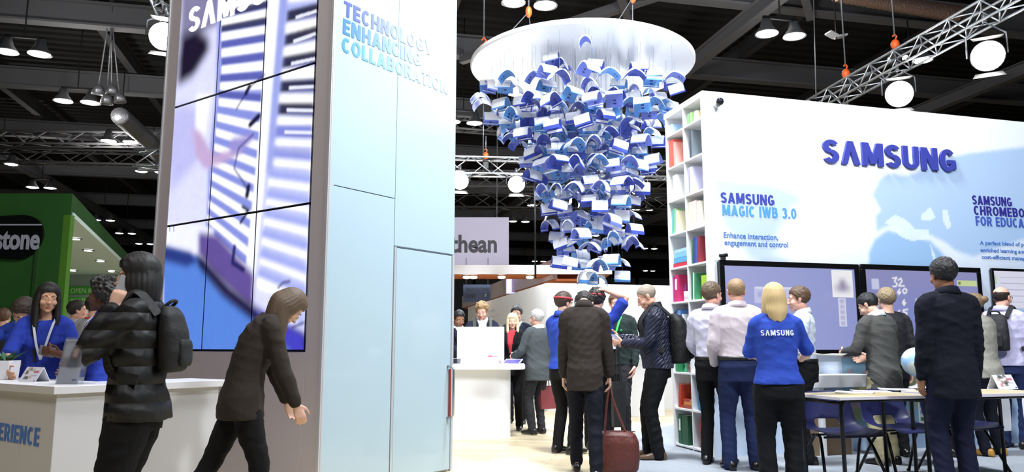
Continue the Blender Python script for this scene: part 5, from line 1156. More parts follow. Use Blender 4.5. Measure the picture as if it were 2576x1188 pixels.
def person(label, x, y, rz, H=1.75, sex='m', lean=0, side=0, twist=0, head=(0, 0, 0), L=None, R=None, eL=None, eR=None, nL=None, nR=None, dL=None, dR=None, curl=(25, 25), feet=None,
           skin_c='fair', hair=('short', (60, 44, 34)), top=None, legs=None, shoes=(24, 22, 22), fine=.0065, face=True, bulk=1., belly=0., hip_y=0., drop=0., spread=0., no_legs=False, z=0.006, floor_h=0.):
    """head = (turn, nod, tilt); L, R = wrist places in the person's own metres (right, forward, up)"""
    root = empty('person', (x, y, z), radians(rz), label, 'person', None)
    k = H / 1.75; rg = Rig(H, sex, lean, side, twist, hip_y, drop); sm = skin('skin_' + skin_c, SK[skin_c]); lip = skin('lip_' + skin_c, tuple(int(c * f) for c, f in zip(SK[skin_c], (.88, .74, .73))))
    sw = (.172 if sex == 'm' else .148) * k * bulk ** .5; ua, fa = .285 * k, .250 * k
    body = MB(); rg.torso(body, .80, 1.505, -.012 * k, bulk, belly)
    info = {'root': root, 'k': k, 'rig': rg}
    # head and neck
    nb, nR_ = rg.at(1.50, 0, -.008); up = nR_ @ V((0, 0, 1)); hy, hn, ht = [radians(a) for a in head]
    HR = nR_ @ Matrix.Rotation(hy, 3, 'Z') @ Matrix.Rotation(-hn, 3, 'X') @ Matrix.Rotation(ht, 3, 'Y')
    hc = nb + (up * .030 + HR @ V((0, .018, .088))) * k; hs = k * (1.0 if sex == 'm' else .96)
    Hd = lambda p: hc + HR @ (p * hs)
    limb(body, [rg.at(1.45, 0, -.008)[0], rg.at(1.50, 0, -.008)[0], Hd(V((0, -.012, -.055)))], [.062 * k if sex == 'm' else .052 * k, .057 * k if sex == 'm' else .047 * k, .056 * k if sex == 'm' else .047 * k])
    head_pts(Hd)(body)
    # arms
    arms = []; af = 1.0 if sex == 'm' else .86; info['af'] = af
    for sd, T, pole, nn, dd, cu in ((-1, L, eL, nL, dL, curl[0]), (1, R, eR, nR, dR, curl[1])):
        S, SR = rg.at(1.408, sd * sw / k, -.01); tgt = V(T) if T else S + SR @ V((sd * .055, .03, -.525 * k)); pole = V(pole) if pole else SR @ V((sd * .5, -1, -.3))
        E, Wp = ik(S, tgt, ua, fa, pole); nk, _ = rg.at(1.462, sd * .055, -.015)
        d = (Wp - E).normalized(); hd_ = V(dd) if dd else d; nrm = V(nn) if nn else SR @ V((-sd, 0, 0))
        limb(body, [nk, S, S.lerp(E, .5), E, E.lerp(Wp, .35), Wp], [.036 * k * af, .047 * k * af, .042 * k * af, .035 * k * af, .036 * k * af, .025 * k])
        hand(body, Wp + hd_.normalized() * .01, hd_, nrm, sd, cu, k * (1.03 if sex == 'm' else .93), spread); arms.append((S, E, Wp, nk, hd_, nrm))
    info['arms'] = arms; info['Hd'] = Hd; info['HR'] = HR
    # legs
    ft = feet or ((-.10, 0, 0, 8), (.10, .03, 0, -8)); lg = []
    for sd, (fx, fy, fz, fr) in zip((-1, 1), ft):
        hp_ = V((sd * .088 * k * min(1, bulk), hip_y - .005, .885 * k - drop)); an = V((fx, fy, .085 * k + fz)); fdir = rotz(radians(fr)) @ V((0, 1, 0))
        K, A = ik(hp_, an, .415 * k, .40 * k, V((sd * .12, 1, 0))); lg.append((hp_, K, A, fdir, fz))
        limb(body, [hp_, hp_.lerp(K, .5), K, K.lerp(A, .35), A], [.080 * k, .068 * k, .050 * k, .050 * k, .034 * k])
        body.loft([(A + fdir * b_ * k + V((0, 0, c_ * k)), rotz(-pi / 2) @ fdir * w_ * k, V((0, 0, h_ * k))) for b_, c_, w_, h_ in ((-.06, -.055, .022, .02), (-.03, -.05, .032, .03), (.03, -.045, .034, .03), (.09, -.06, .038, .018), (.15, -.065, .03, .012))], 12)
    info['legs'] = lg
    me = blob(body, fine, 2); me.name = 'body'; me.materials.append(sm); me.materials.append(lip)
    if face:
        n = len(me.polygons); ce = np.empty(n * 3); me.polygons.foreach_get('center', ce); ce = ce.reshape(-1, 3); inv = HR.inverted()
        q = ((ce - np.array(hc)) @ np.array(inv).T) / hs; mk = (np.abs(q[:, 0]) < .021 - .5 * np.abs(q[:, 2] + .064)) & (np.abs(q[:, 2] + .064) < .0105) & (q[:, 1] > .06)
        me.polygons.foreach_set('material_index', mk.astype(np.int32))
    put('body', me, root)
    if face:
        for s_ in (-1, 1):
            eb = MB(); eb.ell((0, 0, 0), (.0108,) * 3, n=14, k=10); e2 = MB(); c0 = V((s_ * .031, .0782, .0035)); vs = [Hd(c0 + V(v)) for v in eb.v]
            e2.add(vs, eb.f); e2.m = [1 if (V(eb.v[f[0]]) + V(eb.v[f[1]]) + V(eb.v[f[2]])).normalized().dot(V((s_ * .05, 1, 0)).normalized()) > .90 else 0 for f in eb.f]; e2.build('eye', [eye_w, iris], root, True)
        hc_ = hair[1] if hair[0] != 'bald' else (90, 74, 60)
        for s_ in (-1, 1):
            bw_ = MB(); bw_.tube([Hd(V((s_ * a, b, c))) for a, b, c in ((.014, .090, .0285), (.028, .0895, .033), (.045, .080, .028))], [.0042 * hs, .0046 * hs, .003 * hs], 6, sq=.6)
            bw_.build('eyebrow', mat('hair_%d_%d_%d' % tuple(hc_), hc_, .6), root, True)
    # hair
    if hair[0] != 'none': make_hair(root, hair, Hd, HR, hs, rg, k)
    # clothes
    if top: dress(root, info, top, rg, k, sex, bulk, belly)
    if legs and not no_legs:
        tr = MB(); tuck = (top or {}).get('tuck'); hem = (top or {}).get('hem', .93); off = legs.get('off', .014); wz = legs.get('waist', 1.02 if tuck else min(1.0, max(hem + .05, .90)))
        rg.torso(tr, .79, wz, (lambda z: .004 + (.002 + top.get('off', .02)) * ss((z - .86) / .12)) if tuck else .002, bulk, belly * .5)
        for sd, (hp_, K, A, fdir, fz) in zip((-1, 1), lg):
            e = A + V((0, 0, -.035 * k)); w = legs.get('fit', 1.0)
            tr.ell(hp_ + V((0, -.034 * k, .005)), (.082 * k, .068 * k, .10 * k)) if tuck else None; limb(tr, [hp_ + V((-sd * .004, 0, .03)), hp_.lerp(K, .22), hp_.lerp(K, .55), K, K.lerp(A, .5), e], [(.092 * w * min(1, bulk) + off * .6) * k, (.092 * w * min(1, bulk) + off * .5) * k, (.078 * w + off * .6) * k, (.060 * w + off * .7) * k, (.056 * w + off * .7) * k, (.050 * w + off * legs.get('hem', .7)) * k], 16)
        grown('trousers', tr, .0095, legs['m'], root, 3, .006)
        if legs.get('belt'):
            b_ = MB(); c_, R_ = rg.at(wz - .015); off = .008 + top.get('off', .02) if tuck else .006; T = [t for t in TORSO[sex] if t[0] <= 1.02][-1]
            b_.loft([(c_ + R_ @ V((0, T[3] * k, dz)), R_ @ V((T[1] * k * bulk + off + .004, 0, 0)), R_ @ V((0, T[2] * k * bulk + off + .004, 0))) for dz in (-.018, .018)], 28); b_.build('belt', mat('black_leather', (18, 16, 16), .4), root, True)
    if shoes and not no_legs:
        sh_m = mat('shoe_%d_%d_%d' % tuple(shoes), shoes, .3)
        for (hp_, K, A, fdir, fz) in lg:
            s_ = MB(); rx = rotz(-pi / 2) @ fdir; fl = V((A.x, A.y, fz + .004)); secs = []
            for b_, w_, h_ in ((-.082, .018, .040), (-.070, .031, .075), (-.03, .036, .092), (.02, .037, .090), (.06, .040, .070), (.11, .045, .052), (.155, .041, .044), (.185, .026, .034), (.197, .010, .020)):
                c = fl + fdir * b_ * k; ring = []
                for j in range(16):
                    t = 2 * pi * j / 16; cx, cz = cos(t), sin(t); ring.append(c + rx * (abs(cx) ** .7 * (1 if cx > 0 else -1)) * w_ * k + V((0, 0, (h_ / 2 + (h_ / 2) * (abs(cz) ** .7) * (1 if cz > 0 else -1)) * k)))
                secs.append(ring)
            s_.rings(secs); s_.build('shoe', sh_m, root, True)
    return info
def make_hair(root, hair, Hd, HR, hs, rg, k):
    st, col = hair[0], hair[1]; hm = mat('hair_%d_%d_%d' % tuple(col), col, .5, bump=(60, .6, (1, 1, .12)), var=(45, .25), spec=.3)
    t = {'short': .014, 'crop': .005, 'bald': .006, 'long': .016, 'bob': .026, 'afro': .045, 'bun': .014, 'messy': .022, 'thin': .008}.get(st, .014)
    c = V((0, -.014, .042)); r = V((.076, .096, .082)); mb = MB(); rng = random.Random(len(bpy.data.objects))
    def zmin(y, x):
        pts = {'bald': [(-.2, -.075), (-.03, -.05), (.0, -.01), (.012, .01), (.02, .03)]}.get(st, [(-.2, -.085), (-.06, -.07), (-.02, -.03), (.012, -.005), (.028, .012), (.045, .052), (.07, .068), (.2, .072)])
        if st in ('bob', 'long'): pts = [(-.2, -.09), (-.03, -.085), (.01, -.05), (.035, -.01), (.05, .035), (.07, .055), (.2, .060)]
        for (a, za), (b, zb) in zip(pts, pts[1:]):
            if a <= y <= b: return za + (zb - za) * (y - a) / (b - a)
        return 9
    n, m_ = 40, 28; O = []; I = []
    for i in range(1, m_):
        th = pi * i / m_
        for j in range(n):
            d = V((sin(th) * cos(2 * pi * j / n), sin(th) * sin(2 * pi * j / n), cos(th)))
            p = c + V((d.x * r.x, d.y * r.y, d.z * r.z)); low = max(0, -.04 - p.z)                    # follow the neck below the skull
            p = V((p.x, p.y + low * .3, p.z)); zm = zmin(p.y, p.x); keep = p.z > zm and not (st == 'bald' and p.z > .062) and not (st == 'bald' and p.y > .02)
            tt = t * min(1, .35 + max(0, (p.z - zm)) * 18) if keep else 0
            tt *= 1 + (.5 * sin(d.x * 21 + 3 * d.y * 11) * sin(d.z * 17 + d.y * 9) if st in ('messy', 'afro') else .12 * sin(d.x * 25) * sin(d.y * 19))
            O.append((p + V((d.x, d.y, d.z * 1.1)) * tt, keep)); I.append(p - d * .012)
    vs = [Hd(p) for p, _ in O] + [Hd(p) for p in I]; N = len(O); fs = []; keepf = {}
    for i in range(m_ - 2):
        for j in range(n):
            q = (i * n + j, (i + 1) * n + j, (i + 1) * n + (j + 1) % n, i * n + (j + 1) % n)
            if sum(O[a][1] for a in q) >= 3: keepf[(i, j)] = q
    for (i, j), q in keepf.items():
        fs.append(q); fs.append(tuple(a + N for a in reversed(q)))
        for (di, dj, a, b) in ((0, -1, q[0], q[1]), (1, 0, q[1], q[2]), (0, 1, q[2], q[3]), (-1, 0, q[3], q[0])):
            if (i + di, (j + dj) % n) not in keepf and not (i + di < 0): fs.append((b, a, a + N, b + N))
    if (0, 0) in keepf:
        top = len(vs); vs.append(Hd(c + V((0, 0, r.z + t * 1.05)))); vs.append(Hd(c + V((0, 0, r.z - .012))))
        for j in range(n): fs.append((top, j, (j + 1) % n)); fs.append((top + 1, N + (j + 1) % n, N + j))
    mb.add(vs, fs)
    if st in ('long', 'bob'):                     # the hanging mass: centre back and two sides, kept off the face
        Ln = hair[2] if len(hair) > 2 else (.20 if st == 'bob' else .30)
        down = V((0, 0, -1)) * .75 + (HR @ V((0, 0, -1))) * .25; back = HR @ V((0, -1, 0))
        for ang in np.linspace(-118, 118, 19) if st == 'long' else np.linspace(-112, 112, 17):
            a = radians(ang); b0 = V((.074 * sin(a), -.014 - .094 * cos(a), .06)); p0 = Hd(b0); q0 = Hd(V((.083 * sin(a), -.012 - .105 * cos(a), .005)))
            q1 = Hd(V((.082 * sin(a) * (1.12 if st == 'bob' else 1.05), -.012 - .100 * cos(a), -.06))); L_ = Ln * (1 - .12 * rng.random())
            if st == 'bob': q2 = Hd(V((.070 * sin(a), -.014 - .085 * cos(a), -.06 - L_ * .42)))
            else:
                q2 = q1 + down.normalized() * L_ * hs * .5 + back * (.012 if abs(ang) < 60 else -.012); 
            pts = [p0, q0, q1, q2]
            if st == 'long': pts.append(q2 + down.normalized() * L_ * .5 * hs + (HR @ V((-.02 * sin(a), .0, 0))))
            rr = [.018, .021, .022, .020] + ([.010] if st == 'long' else [])
            limb(mb, pts, [x * hs for x in rr], 10)
    if st == 'bun': 
        q = Hd(V((0, -.125, .035))); mb.ell(q, (.042 * hs, .042 * hs, .042 * hs)); mb.ell(Hd(V((0, -.10, .04))), (.03 * hs,) * 3)
    if st in ('short', 'messy'):
        for _ in range(9 if st == 'short' else 22):
            a = rng.uniform(0, 6.28); b = rng.uniform(.2, 1.1); d = V((sin(b) * cos(a), sin(b) * sin(a) * .9 - .05, cos(b))); p = c + V((d.x * r.x, d.y * r.y, d.z * r.z)) + d * t * .6
            if p.z > .075: mb.ell(Hd(p), (.016 * hs, .016 * hs, .011 * hs), n=8, k=6)
    if st in ('short', 'crop', 'bun', 'bald', 'messy'):   # locks lying along the scalp, combed back and down
        cand = [(p, p - c) for p, kp in O if kp]
        for _ in range({'short': 170, 'messy': 110, 'crop': 150, 'bun': 170, 'bald': 90}[st] if cand else 0):
            p, d = rng.choice(cand); d = V((d.x / r.x, d.y / r.y, d.z / r.z)).normalized(); tg = V((rng.gauss(0, .5), -.8, -.5 + rng.gauss(0, .3))); tg = tg - d * tg.dot(d)
            if tg.length < .1: continue
            tg.normalize(); L_ = rng.uniform(.012, .024) * (.6 if st in ('crop', 'bald') else 1); w = rng.uniform(.003, .0055) * (.7 if st in ('crop', 'bald') else 1); q0 = p - d * .002
            mb.tube([Hd(q0 - tg * L_), Hd(q0 + d * w * .8), Hd(q0 + tg * L_)], [.002 * hs, w * hs, .0015 * hs], 6)
    v_ = .0048 if st not in ('crop', 'bald', 'thin') else .0036
    grown('hair', mb, v_, hm, root, 1)
def dress(root, info, top, rg, k, sex, bulk, belly):
    m = top['m']; off = top.get('off', .014); hem = top.get('hem', .93); sl = top.get('sleeve', 1.0); mb = MB()
    if top.get('tuck'): hem = .985
    rg.torso(mb, hem, top.get('neck', 1.482), off, bulk, belly, top.get('flare', 0))
    for (S, E, Wp, nk, hd_, nrm), sd in zip(info['arms'], (-1, 1)):
        o = off * .75 + .003; af = info['af']
        if sl >= .95:
            e = E.lerp(Wp, min(1.0, sl)); limb(mb, [nk, S, S.lerp(E, .5), E, E.lerp(e, .5), e], [.036 * k * af + o * .6, .048 * k * af + o, .045 * k * af + o, .040 * k * af + o, .037 * k * af + o, .030 * k * af + o * .8], 16)
        elif sl > .5:
            e = E.lerp(Wp, (sl - .5) * 2); limb(mb, [nk, S, S.lerp(E, .5), E, e], [.036 * k * af + o * .6, .048 * k * af + o, .045 * k * af + o, .040 * k * af + o, .038 * k * af + o], 16)
        else:
            e = S.lerp(E, sl * 2); limb(mb, [nk, S, S.lerp(e, .55), e], [.036 * k * af + o * .6, .049 * k * af + o, .050 * k * af + o, .050 * k * af + o * 1.3], 16)
            mb.tube([e - (e - S).normalized() * .02, e + (e - S).normalized() * .03 * k], (.049 * k * af + o * 1.4), 16)
    if sex == 'f' and top.get('bust', 1):
        for sd in (-1, 1):
            c, R = rg.at(1.275, sd * .072, .085); mb.ell(c, (.068 * k, .055 * k, .066 * k), R)
    nm = top.get('name', 'shirt'); grown(nm, mb, top.get('vox', .009), m, root, 3, top.get('fold', .0065))
    if top.get('collar'):                         # a folded collar standing round the neck
        cb = MB(); nr = .072 if sex == 'm' else .062; N = 26; h = top.get('collar_h', .038); rr = []
        for dz, dr in ((-.012, .016), (h * .55, .004), (h, -.002), (h * .95, .004), (h * .3, .014), (-.02, .024)):
            ring = []
            for j in range(N):
                a = 2 * pi * j / N; fr = max(0, sin(a)) ** 6 * .022; c, R = rg.at(1.480, 0, -.012); ring.append(c + R @ V(((nr + dr) * cos(a) * k, (nr + dr) * .95 * sin(a) * k, (dz - fr - .018 * sin(a)) * k)))
            rr.append(ring)
        cb.rings(rr, caps=False); o = cb.build('collar', top['collar'], root, True, fix=False); so = o.modifiers.new('t', 'SOLIDIFY'); so.thickness = .004
    if top.get('front'):                          # open jacket: shirt front, lapels and tie
        fm, tie = top['front']; f_ = MB(); l_ = MB(); T = TORSO[sex]
        def fr(x, z, o):
            for a, b in zip(T, T[1:]):
                if a[0] <= z <= b[0]: f = (z - a[0]) / (b[0] - a[0]); rx, ry, yo = [a[i] + (b[i] - a[i]) * f for i in (1, 2, 3)]; break
            bf = belly * math.exp(-((z - 1.06) / .12) ** 2); rx = rx * bulk + off / k; ry = ry * bulk + bf + off / k; return rg.at(z, x, yo + bf * .6 + ry * sqrt(max(0, 1 - (x / rx) ** 2)) + o / k)[0]
        zs = np.linspace(1.12, 1.478, 12); w = lambda z: .008 + .062 * ((z - 1.12) / .36) ** .8
        f_.add([fr(t * w(z), z, .006) for z in zs for t in np.linspace(-1, 1, 7)], [(i * 7 + j, i * 7 + j + 1, i * 7 + j + 8, i * 7 + j + 7) for i in range(11) for j in range(6)])
        o = f_.build('shirt_front', fm, root, True, fix=False); so = o.modifiers.new('t', 'SOLIDIFY'); so.thickness = .006
        if tie:
            t_ = MB(); wt = lambda z: .016 + .020 * max(0, (1.44 - z)) / .3; zs = np.linspace(1.12, 1.455, 10); t_.add([fr(t * wt(z) if z < 1.44 else t * .02, z, .014) for z in zs for t in np.linspace(-1, 1, 3)], [(i * 3 + j, i * 3 + j + 1, i * 3 + j + 4, i * 3 + j + 3) for i in range(9) for j in range(2)])
            o = t_.build('tie', tie, root, True, fix=False); so = o.modifiers.new('t', 'SOLIDIFY'); so.thickness = .006
        for sd in (-1, 1):
            l_ = MB(); zs = np.linspace(1.10, 1.47, 12); lw = lambda z: .012 + .04 * max(0, 1 - abs(z - 1.36) / .26)
            l_.add([fr(sd * (w(z) + t * lw(z)), z, .010) for z in zs for t in (-.15, .5, 1)], [(i * 3 + j, i * 3 + j + 1, i * 3 + j + 4, i * 3 + j + 3) for i in range(11) for j in range(2)]); o = l_.build('lapel', m, root, True, fix=False); so = o.modifiers.new('t', 'SOLIDIFY'); so.thickness = .007; so.offset = 0
    info['fr'] = None
def front_pt(rg, sex, bulk, belly, off, x, z, o=0., back=False):
    T = TORSO[sex]
    for a, b in zip(T, T[1:]):
        if a[0] <= z <= b[0] + 1e-6: f = (z - a[0]) / (b[0] - a[0]); rx, ry, yo = [a[i] + (b[i] - a[i]) * f for i in (1, 2, 3)]; break
    bf = belly * math.exp(-((z - 1.06) / .12) ** 2); k = rg.k; rx = rx * bulk + off / k; ry = ry * bulk + bf + off / k
    yy = ry * sqrt(max(0, 1 - (x / rx) ** 2)) + o / k; return rg.at(z, x, yo + bf * .6 + (-yy if back else yy))[0]
def ribbon(name, pts, nrm, w, m, root, t=.003):
    mb = MB(); q = crom(pts, 5); secs = []
    for i, p in enumerate(q):
        d = (q[min(i + 1, len(q) - 1)] - q[max(i - 1, 0)]).normalized(); n = nrm if isinstance(nrm, V) else nrm[min(i * len(nrm) // len(q), len(nrm) - 1)]; a = d.cross(n).normalized() * w / 2; n2 = a.cross(d).normalized() * t / 2
        secs.append([p - a - n2, p + a - n2, p + a + n2, p - a + n2])
    mb.rings(secs); return mb.build(name, m, root)
def lanyard(info, sex, m, drop=1.16, bulk=1., belly=0., off=.02, badge=None, w=.016):
    rg, root, k = info['rig'], info['root'], info['k']; fp = lambda x, z, o=.006: front_pt(rg, sex, bulk, belly, off, x, z, o); fwd = rg.at(1.3)[1] @ V((0, 1, 0)); nr = .078 if sex == 'm' else .068
    pts = lambda s_: [rg.at(1.492, 0, -.012 - nr)[0], rg.at(1.488, s_ * nr * .7, -.012 - nr * .72)[0], rg.at(1.478, s_ * nr, -.012)[0] , fp(s_ * .070, 1.44), fp(s_ * .052, 1.36), fp(s_ * .028, (1.36 + drop) / 2), fp(0, drop)]
    for s_ in (-1, 1):
        c = rg.at(1.47, 0, -.012)[0]; P_ = pts(s_); mb = MB(); q = crom(P_, 5); secs = []
        for i, p in enumerate(q):
            d = (q[min(i + 1, len(q) - 1)] - q[max(i - 1, 0)]).normalized(); out = p - V((c.x, c.y, p.z)); out = out - d * out.dot(d)
            if i > len(q) * .5: out = fwd - d * fwd.dot(d)
            out.normalize(); a = d.cross(out).normalized() * w / 2; p = p + out * .004; secs.append([p - a - out * .0015, p + a - out * .0015, p + a + out * .0015, p - a + out * .0015])
        mb.rings(secs); mb.build('lanyard', m, root)
    if badge:
        c = fp(0, drop - .055, .012); R = rg.at(drop)[1]; b = MB(); ex, ey, ez = R @ V((.045, 0, 0)), R @ V((0, .003, 0)), R @ V((0, 0, .055)); b.obox(c - ex - ey - ez, ex * 2, ey * 2, ez * 2); b.build('badge', badge, root)
def wpt(info, p): return info['root'].matrix_basis @ p if False else (Matrix.Translation(info['root'].location) @ info['root'].rotation_euler.to_matrix().to_4x4()) @ V(p)
def held_phone(info, side, label, col=(30, 30, 34), size=(.068, .14, .009), off=(0, 0, 0), nm='phone', flat=None):
    S, E, W_, nk, d, n = info['arms'][0 if side < 0 else 1]; d = d.normalized(); n = (n - d * n.dot(d)).normalized(); th = d.cross(n) if side > 0 else n.cross(d); k = info['k']
    c = W_ + d * .085 * k + n * .026 * k + th * off[0] + d * off[1] + n * off[2]
    r = empty(nm, wpt(info, c), 0, label, nm); Rz = info['root'].rotation_euler.to_matrix(); a, b, c_ = Rz @ th, Rz @ d, Rz @ n
    MB().obox(-a * size[0] / 2 - b * size[1] / 2 - c_ * size[2] / 2, a * size[0], b * size[1], c_ * size[2]).build('case', mat('phone_%d' % col[0], col, .25, .3), r, bevel=.003)
    MB().obox(-a * size[0] * .44 - b * size[1] * .42 + c_ * size[2] * .5, a * size[0] * .88, b * size[1] * .84, c_ * .001).build('screen', mat('phone_screen', (120, 130, 160), .1), r)
    return r
def backpack(info, label, col, sz=(.30, .17, .46), zc=1.22, sex='m', bulk=1., strapw=.05, back=0., off=.03):
    rg, k = info['rig'], info['k']; p, R = rg.at(zc); loc = wpt(info, p); Rz = info['root'].rotation_euler.to_matrix(); r = empty('backpack', loc, 0, label, 'backpack')
    m = mat('pack_%d_%d_%d' % col, col, .7, bump=(14, .5)); mb = MB(); yb = -.112 * bulk * k - off - sz[1] / 2 + .045
    f = lambda x, y, z: Rz @ (R @ V((x, y, z)))
    for z_, w_, d_ in ((-.5, .8, .7), (-.46, .95, .95), (-.2, 1, 1.12), (.1, .98, 1.0), (.36, .86, .8), (.47, .62, .55), (.5, .4, .3)):
        pass
    secs = [(f(0, yb - (d_ - .8) * sz[1] * .3, z_ * sz[2]), f(sz[0] / 2 * w_, 0, 0), f(0, sz[1] / 2 * d_, 0)) for z_, w_, d_ in ((-.5, .8, .7), (-.46, .95, .95), (-.2, 1, 1.15), (.1, .98, 1.05), (.36, .88, .8), (.47, .64, .55), (.5, .4, .3))]
    mb.loft(secs, 20); grown('bag_body', mb, .009, m, r, 4)
    pk = MB(); pk.loft([(f(0, yb - sz[1] * .52, z_ * sz[2]), f(sz[0] * .36 * w_, 0, 0), f(0, sz[1] * .2 * d_, 0)) for z_, w_, d_ in ((-.42, .8, .6), (-.36, 1, 1), (-.1, 1, 1.1), (-.02, .9, .7))], 18); grown('pocket', pk, .008, m, r, 3)
    h = MB(); h.tube(crom([f(-.05, yb + .03, sz[2] * .46), f(-.04, yb - .01, sz[2] * .56), f(.04, yb - .01, sz[2] * .56), f(.05, yb + .03, sz[2] * .46)], 4), .009, 8); h.build('handle', m, r, True)
    for sd in (-1, 1):
        q = [(front_pt(rg, sex, bulk, 0, off, sd * .10, 1.40, .02, True)), rg.at(1.475, sd * .11, -.03)[0] + V((0, 0, .045)), rg.at(1.46, sd * .115, .03)[0] + V((0, 0, .04)), front_pt(rg, sex, bulk, 0, off, sd * .115, 1.36, .012), front_pt(rg, sex, bulk, 0, off, sd * .135, 1.22, .012), front_pt(rg, sex, bulk, 0, off, sd * .15, 1.10, .012), rg.at(1.06, sd * .185 * bulk, -.06)[0]]
        q = [Rz @ (a - p) for a in q]; mb = MB(); qq = crom(q, 5); secs = []
        cc = Rz @ (rg.at(1.25)[0] - p)
        for i, a in enumerate(qq):
            d = (qq[min(i + 1, len(qq) - 1)] - qq[max(i - 1, 0)]).normalized(); out = a - V((cc.x, cc.y, min(a.z, cc.z + .1))); out = (out - d * out.dot(d)).normalized(); w = d.cross(out).normalized() * strapw / 2; secs.append([a - w - out * .006, a + w - out * .006, a + w + out * .006, a - w + out * .006])
        mb.rings(secs); mb.build('strap', m, r)
    return r
# ------------------------------------------------------------------ the visitors and the staff
def PX(u, Y): return at(u, 870, Y).x
c_blue = cloth('royal_blue_polo', (50, 78, 178)); c_blue2 = cloth('deep_blue_polo', (44, 64, 164)); c_black = cloth('black_cloth', (20, 20, 23)); c_char = cloth('charcoal_cloth', (44, 44, 48)); c_navy = cloth('navy_suit_cloth', (26, 30, 48))
c_white = cloth('white_shirt_cloth', (234, 236, 242)); c_lil = cloth('pale_lilac_shirt', (206, 204, 226), wr=.7); c_pinks = cloth('pale_pink_shirt', (206, 194, 202), wr=.7); c_pblue = cloth('pale_blue_shirt', (206, 216, 232), wr=.7); c_grey = cloth('grey_suit_cloth', (78, 78, 76)); c_grey2 = cloth('grey_coat_cloth', (74, 80, 82))
c_tee = cloth('grey_tee', (160, 160, 164)); c_jean = cloth('dark_denim', (32, 42, 78), wr=.8); c_beige = cloth('beige_trousers', (156, 148, 118)); c_brown = cloth('dark_brown_coat', (52, 46, 42)); c_green = cloth('dark_green_sweater', (38, 50, 48)); c_card = cloth('stone_cardigan', (150, 148, 138)); c_dnavy = cloth('midnight_suit', (18, 20, 32)); c_red = cloth('red_top', (186, 56, 66))
def patterned(name, rgb, kind, scale, dist=.02, stren=1.):
    m = cloth(name, rgb); nt = m.node_tree; b = nt.nodes['Principled BSDF']; tc = nt.nodes.new('ShaderNodeTexCoord'); out = None
    for i, d in enumerate(((1, 1, 1), (1, -1, -1)) if kind == 'quilt' else ((0, 0, 1),)):
        mp = nt.nodes.new('ShaderNodeVectorMath'); mp.operation = 'DOT_PRODUCT'; mp.inputs[1].default_value = tuple(x * scale for x in ((d[0] * .5, d[1] * .8, d[2] * .9) if kind == 'quilt' else d)); nt.links.new(tc.outputs['Object'], mp.inputs[0])
        s = nt.nodes.new('ShaderNodeMath'); s.operation = 'SINE'; nt.links.new(mp.outputs['Value'], s.inputs[0]); a = nt.nodes.new('ShaderNodeMath'); a.operation = 'ABSOLUTE'; nt.links.new(s.outputs[0], a.inputs[0])
        p = nt.nodes.new('ShaderNodeMath'); p.operation = 'POWER'; p.inputs[1].default_value = .35 if kind == 'quilt' else .8; nt.links.new(a.outputs[0], p.inputs[0])
        if out is None: out = p
        else:
            q = nt.nodes.new('ShaderNodeMath'); q.operation = 'MINIMUM'; nt.links.new(out.outputs[0], q.inputs[0]); nt.links.new(p.outputs[0], q.inputs[1]); out = q
    bp = nt.nodes.new('ShaderNodeBump'); bp.inputs['Strength'].default_value = stren; bp.inputs['Distance'].default_value = dist; nt.links.new(out.outputs[0], bp.inputs['Height'])
    old = b.inputs['Normal'].links[0].from_node; nt.links.new(old.outputs['Normal'], bp.inputs['Normal']); nt.links.new(bp.outputs['Normal'], b.inputs['Normal']); b.inputs['Roughness'].default_value = .45 if kind == 'quilt' else .6; b.inputs['Specular IOR Level'].default_value = .4
    return m
c_quilt = patterned('navy_quilted_nylon', (28, 32, 54), 'quilt', 75, .012); c_puff = patterned('black_puffer_nylon', (18, 18, 21), 'puff', 36, .03, .7)
def polo(m, **k): return dict(dict(m=m, sleeve=.45, collar=m, hem=.90, off=.018), **k)
def suit(m, f=True, tie=None, **k): return dict(dict(m=m, sleeve=.97, off=.026, hem=.80, collar=c_white, name='jacket', front=(c_white, tie) if f else None), **k)
def shirt(m, **k): return dict(dict(m=m, sleeve=.97, off=.020, tuck=True, collar=m), **k)
blackl = dict(m=c_black)
green_r = mat('green_lanyard', (70, 206, 96), .6); white_r = mat('pale_lanyard', (206, 210, 226), .6); red_r = mat('red_lanyard', (204, 50, 60), .6); card_w = mat('badge_card', (232, 232, 238), .4)
BLK = (26, 22, 20); BRN = (62, 46, 34)
# ---- left: the reception counter
i = person('woman with very long black hair in a blue top at the reception counter', PX(110, 5.85), 5.85, 205, 1.63, 'f', lean=10, head=(14, -2, -4), L=(-.20, .36, 1.0), R=(.16, .38, .99), skin_c='olive', hair=('long', BLK, .46), top=dict(m=c_blue2, sleeve=.45, off=.014, neck=1.45), legs=blackl, fine=.005)
lanyard(i, 'f', white_r, 1.14)
i = person('person in a blue top with bowed head at the far left edge', PX(72, 6.35), 6.35, 190, 1.60, 'f', lean=22, side=-6, head=(-20, 30, 0), R=(.22, .46, 1.08), L=(-.12, .34, .98), nR=(0, 0, -1), skin_c='fair', hair=('short', (54, 40, 30)), top=dict(m=c_blue, sleeve=.72, off=.02, neck=1.45), legs=blackl)
held_phone(i, 1, 'grey phone in the hand at the far left edge', (120, 122, 130))
i = person('woman in profile with short curly dark hair and blue polo behind the counter', PX(262, 5.55), 5.55, 98, 1.62, 'f', lean=4, head=(0, -4, 0), L=(-.10, .30, 1.10), R=(.08, .31, 1.09), skin_c='dark', hair=('afro', BLK), top=polo(c_blue2, off=.016), legs=blackl, curl=(35, 35))
lanyard(i, 'f', white_r, 1.10)
held_phone(i, -1, 'grey phone held by the woman with curly hair', (150, 150, 158))
